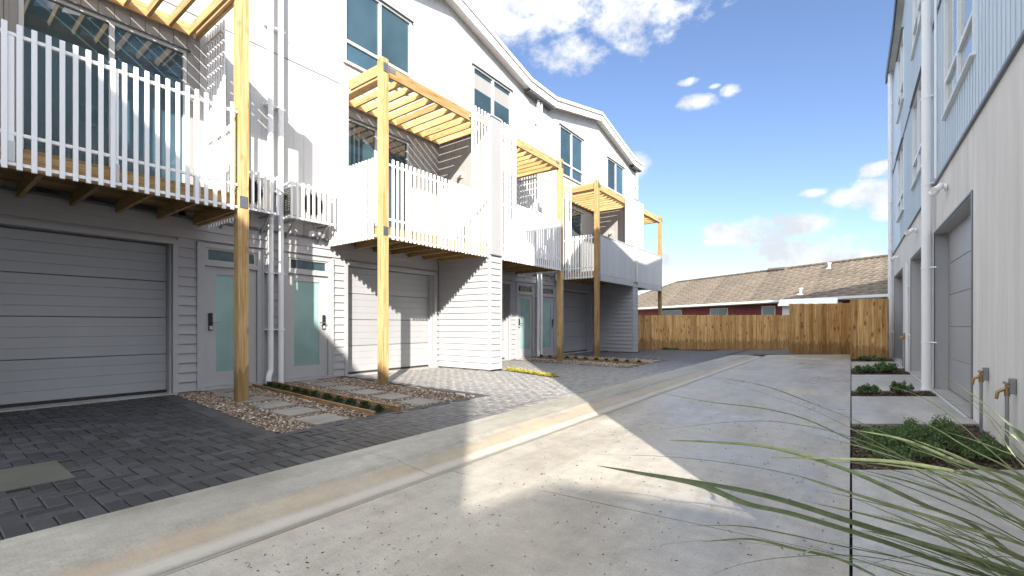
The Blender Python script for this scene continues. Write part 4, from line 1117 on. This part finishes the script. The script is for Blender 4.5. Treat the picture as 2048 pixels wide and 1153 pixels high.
# white roofed shed
sh = thing('garden_shed', 'small shed with a white roof just behind the middle fence panel', 'shed', (-1.6, 22.9, 0))
MB().box(-2.4, -.6, 22.9, 24.3, 0, 1.85).build('wall', 'trim', sh)
b = MB(); b.extr([(-2.55, 22.7, 1.86), (-.45, 22.7, 1.86), (-.45, 23.5, 2.16), (-2.55, 23.5, 2.16)], (0, .02, .03)); b.extr([(-2.55, 23.52, 2.16), (-.45, 23.52, 2.16), (-.45, 24.5, 1.86), (-2.55, 24.5, 1.86)], (0, .0, .03)); b.build('roof', 'trim', sh)

# ================================================================ HOUSES BEHIND THE CAMERA (they shade the drive)
def PT(p, t): return (.75*p+.66*t, .66*p-.75*t)
def shade_house(name, label, outline, t0, depth, mat):
    """outline: (p, z) list from left to right across the view of the sun; walls down to the ground"""
    t = thing(name, label, 'house', (*PT((outline[0][0]+outline[-1][0])/2, t0+depth/2), 0), 'houses behind the camera')
    d = Vector((HX, HY, 0)).normalized()*depth
    b = MB(); pts = [(*PT(p, t0), z) for p, z in outline]
    pts = [(*PT(outline[0][0], t0), 0)]+pts+[(*PT(outline[-1][0], t0), 0)]
    b.extr(pts, d); b.build('wall', mat, t)
    b = MB(); top = [(*PT(p, t0-.02), z+.005) for p, z in outline]; b.extr(top+[(x, y, z+.03) for x, y, z in reversed(top)], d*1.02); b.build('roof', 'roofing', t)
    for k in range(3):
        p = outline[0][0]+(outline[-1][0]-outline[0][0])*(k+.5)/3; 
        x, y = PT(p, t0-.02); o = bpy.data.objects.new('window', boxmesh(1.4, .06, 1.2, 'glass', 0)); link(o, t, (x, y, 3.6), math.atan2(.66, .75))
shade_house('townhouse', 'tall gabled townhouse behind the camera, across the driveway mouth', [(-12.5, 6.0), (-6.5, 10.9), (-5.5, 10.65), (-3.17, 8.85), (-2.63, 8.35), (-2.41, 8.1), (-1.54, 7.42), (-.9, 6.95), (-.06, 6.5)], 6.0, 7, 'white')
shade_house('bungalow', 'lower gabled house behind the camera, to the right of the tall one', [(-1.2, 5.7), (-.3, 5.9), (.58, 6.2), (1.5, 5.9), (7, 5.0)], 9.2, 7, 'lightgrey')

# ================================================================ FOREGROUND GRASS
def at(px, py, zc):
    u = (px-1024)/910.2; w = (650-py)/910.2; xc = u*zc
    return Vector((CA*xc-SA*zc, SA*xc+CA*zc, EYE+w*zc))
C6 = lambda x, y: (1150+x*.4385, 740+y*.4385)
root = thing('ornamental_grass', 'large clump of long arching green grass blades at the lower right corner', 'grass plant', (.80, 2.2, 0))
def blade(ctrl, width, z_tip, z_mid, t, flat=.6):
    """ctrl: picture-plane hints in crop coordinates, tip first; a smooth strap leaf with a folded midrib"""
    pts = []; n = len(ctrl)
    for i, (x, y) in enumerate(ctrl):
        f = i/(n-1); pts.append(at(*C6(x, y), z_tip+(z_mid-z_tip)*f))
    r = Vector((.80+random.uniform(-.09, .09), 2.2+random.uniform(-.09, .09), -.02))
    last = pts[-1]; dirv = (pts[-1]-pts[-2])
    pts.append(last.lerp(r, .45)+Vector((0, 0, .10))); pts.append(r)
    # catmull-rom
    S = []; P = [pts[0]*2-pts[1]]+pts+[pts[-1]]
    for i in range(1, len(P)-2):
        for k in range(7):
            u = k/7; a0, a1, a2, a3 = P[i-1], P[i], P[i+1], P[i+2]
            S.append(.5*((2*a1)+(a2-a0)*u+(2*a0-5*a1+4*a2-a3)*u*u+(3*a1-a0-3*a2+a3)*u**3))
    S.append(pts[-1]); n = len(S); V = []; F = []; TT = []
    tw = random.uniform(-.5, .5)
    for i, p in enumerate(S):
        f = i/(n-1); d = (S[min(i+1, n-1)]-S[max(i-1, 0)]).normalized()
        side = d.cross(Vector((0, 0, 1))).normalized(); upv = side.cross(d).normalized()
        an = flat+tw*f; sv = side*math.cos(an)+upv*math.sin(an); nv = d.cross(sv)
        w = width*.5*min(1, (f/.22)**.75 if f > 0 else 0)*(1-.25*max(0, f-.5))
        w = max(w, .0006)
        V += [p-sv*w, p+nv*w*.35, p+sv*w]; TT += [t-.08+.1*f, t+.22, t+.02]
        if i: 
            q = 3*i; F += [(q-3, q-2, q+1, q), (q-2, q-1, q+2, q+1)]
    arr_mesh('leaf_blade', V, F, 'blade', np.clip(TT, 0, 1), root, smooth=True)
B = [
 ([(100, 437), (300, 472), (560, 522), (780, 610), (1000, 660), (1400, 782), (1700, 888), (1950, 960)], .034, 1.5, 1.35, .2, .9),
 ([(115, 440), (560, 512), (900, 582), (1250, 690), (1600, 800), (2048, 950)], .030, 1.55, 1.4, .12, .8),
 ([(95, 385), (400, 395), (700, 425), (1000, 480), (1300, 570), (1700, 690), (2048, 800)], .010, 1.8, 1.5, .35, .4),
 ([(425, 323), (600, 328), (900, 355), (1250, 460), (1600, 620), (1800, 700), (2048, 870)], .022, 1.7, 1.45, .15, .8),
 ([(280, 290), (500, 260), (750, 235), (950, 240), (1200, 290), (1500, 400), (1800, 560), (2048, 720)], .008, 1.7, 1.5, .1, .3),
 ([(360, 100), (600, 145), (850, 175), (1050, 225), (1300, 340), (1600, 480), (1900, 650), (2048, 730)], .014, 1.9, 1.5, .1, .6),
 ([(590, 27), (850, 70), (1100, 160), (1300, 240), (1700, 420), (2048, 620)], .011, 1.9, 1.45, .12, .5),
 ([(640, 40), (900, 120), (1100, 190), (1300, 290), (1500, 400), (1800, 560), (2048, 700)], .006, 1.9, 1.5, .4, .4),
 ([(900, 400), (1250, 408), (1500, 425), (1800, 480), (2048, 570)], .020, 1.6, 1.35, .35, .9),
 ([(1430, 75), (1560, 115), (1700, 200), (1850, 330), (2048, 500)], .009, 1.7, 1.4, .7, .5),
 ([(1630, 0), (1750, 80), (1850, 165), (1950, 270), (2048, 400)], .011, 1.6, 1.3, .8, .6),
 ([(1740, 60), (1850, 140), (1950, 220), (2048, 310)], .02, 1.4, 1.2, .2, .8),
 ([(1250, 270), (1500, 320), (1750, 420), (2048, 510)], .016, 1.6, 1.35, .45, .8),
 ([(500, 712), (750, 712), (950, 745), (1200, 800), (1500, 862), (1800, 950)], .015, 1.45, 1.3, .25, .7),
 ([(580, 785), (800, 772), (1000, 815), (1200, 862), (1350, 930), (1500, 1000)], .020, 1.4, 1.25, .3, .9),
 ([(250, 830), (450, 790), (650, 778), (900, 800), (1200, 850), (1600, 950)], .006, 1.45, 1.3, .3, .3),
 ([(600, 942), (750, 888), (950, 855), (1250, 845), (1500, 880), (1800, 950)], .010, 1.4, 1.25, .1, .4),
 ([(1000, 480), (1250, 560), (1500, 635), (1750, 715), (2048, 800)], .018, 1.5, 1.3, .8, .8),
 ([(1100, 545), (1300, 592), (1600, 670), (1800, 760), (2048, 860)], .014, 1.5, 1.3, .6, .5),
 ([(1500, 200), (1650, 270), (1800, 360), (2048, 490)], .013, 1.6, 1.35, .85, .7),
 ([(1820, 870), (1900, 850), (2048, 870)], .012, 1.3, 1.25, .1, .4),
 ([(1700, 30), (1850, 190), (1960, 270), (2048, 350)], .008, 1.5, 1.25, .85, .5),
 ([(1850, 170), (1930, 280), (2048, 440)], .008, 1.5, 1.25, .8, .5),
 ([(1200, 410), (1500, 470), (1750, 560), (2048, 700)], .012, 1.6, 1.4, .3, .5),
 ([(1050, 420), (1400, 430), (1700, 490), (1900, 600), (2048, 700)], .014, 1.6, 1.35, .5, .5),
 ([(1260, 760), (1100, 810), (1050, 850), (1250, 870), (1600, 930)], .006, 1.35, 1.25, .3, .3),
 ([(1260, 935), (1400, 870), (1600, 850), (1850, 900)], .008, 1.35, 1.25, .1, .3),
 ([(1300, 730), (1500, 770), (1800, 850), (2048, 930)], .022, 1.4, 1.25, .35, .9)]
for q in B: blade(q[0], q[1]*.95, q[2], q[3], min(1, q[4]+.15), q[5])
for k in range(34):
    y0 = random.uniform(250, 900); x0 = random.uniform(1000, 1750)
    sl_ = random.uniform(.30, .52); bend = random.uniform(.05, .2)
    c_ = [(x0+(2100-x0)*f, y0+(2100-x0)*f*sl_*(.5+bend+f*(.5-bend))) for f in (0, .33, .66, 1)]
    blade(c_, random.uniform(.005, .016), random.uniform(1.35, 1.8), 1.3, random.uniform(.15, .95), random.uniform(.3, .9))

for o in SC.objects:
    if o.type == 'MESH' and len(o.data.vertices) == 0: print('EMPTY', o.name)
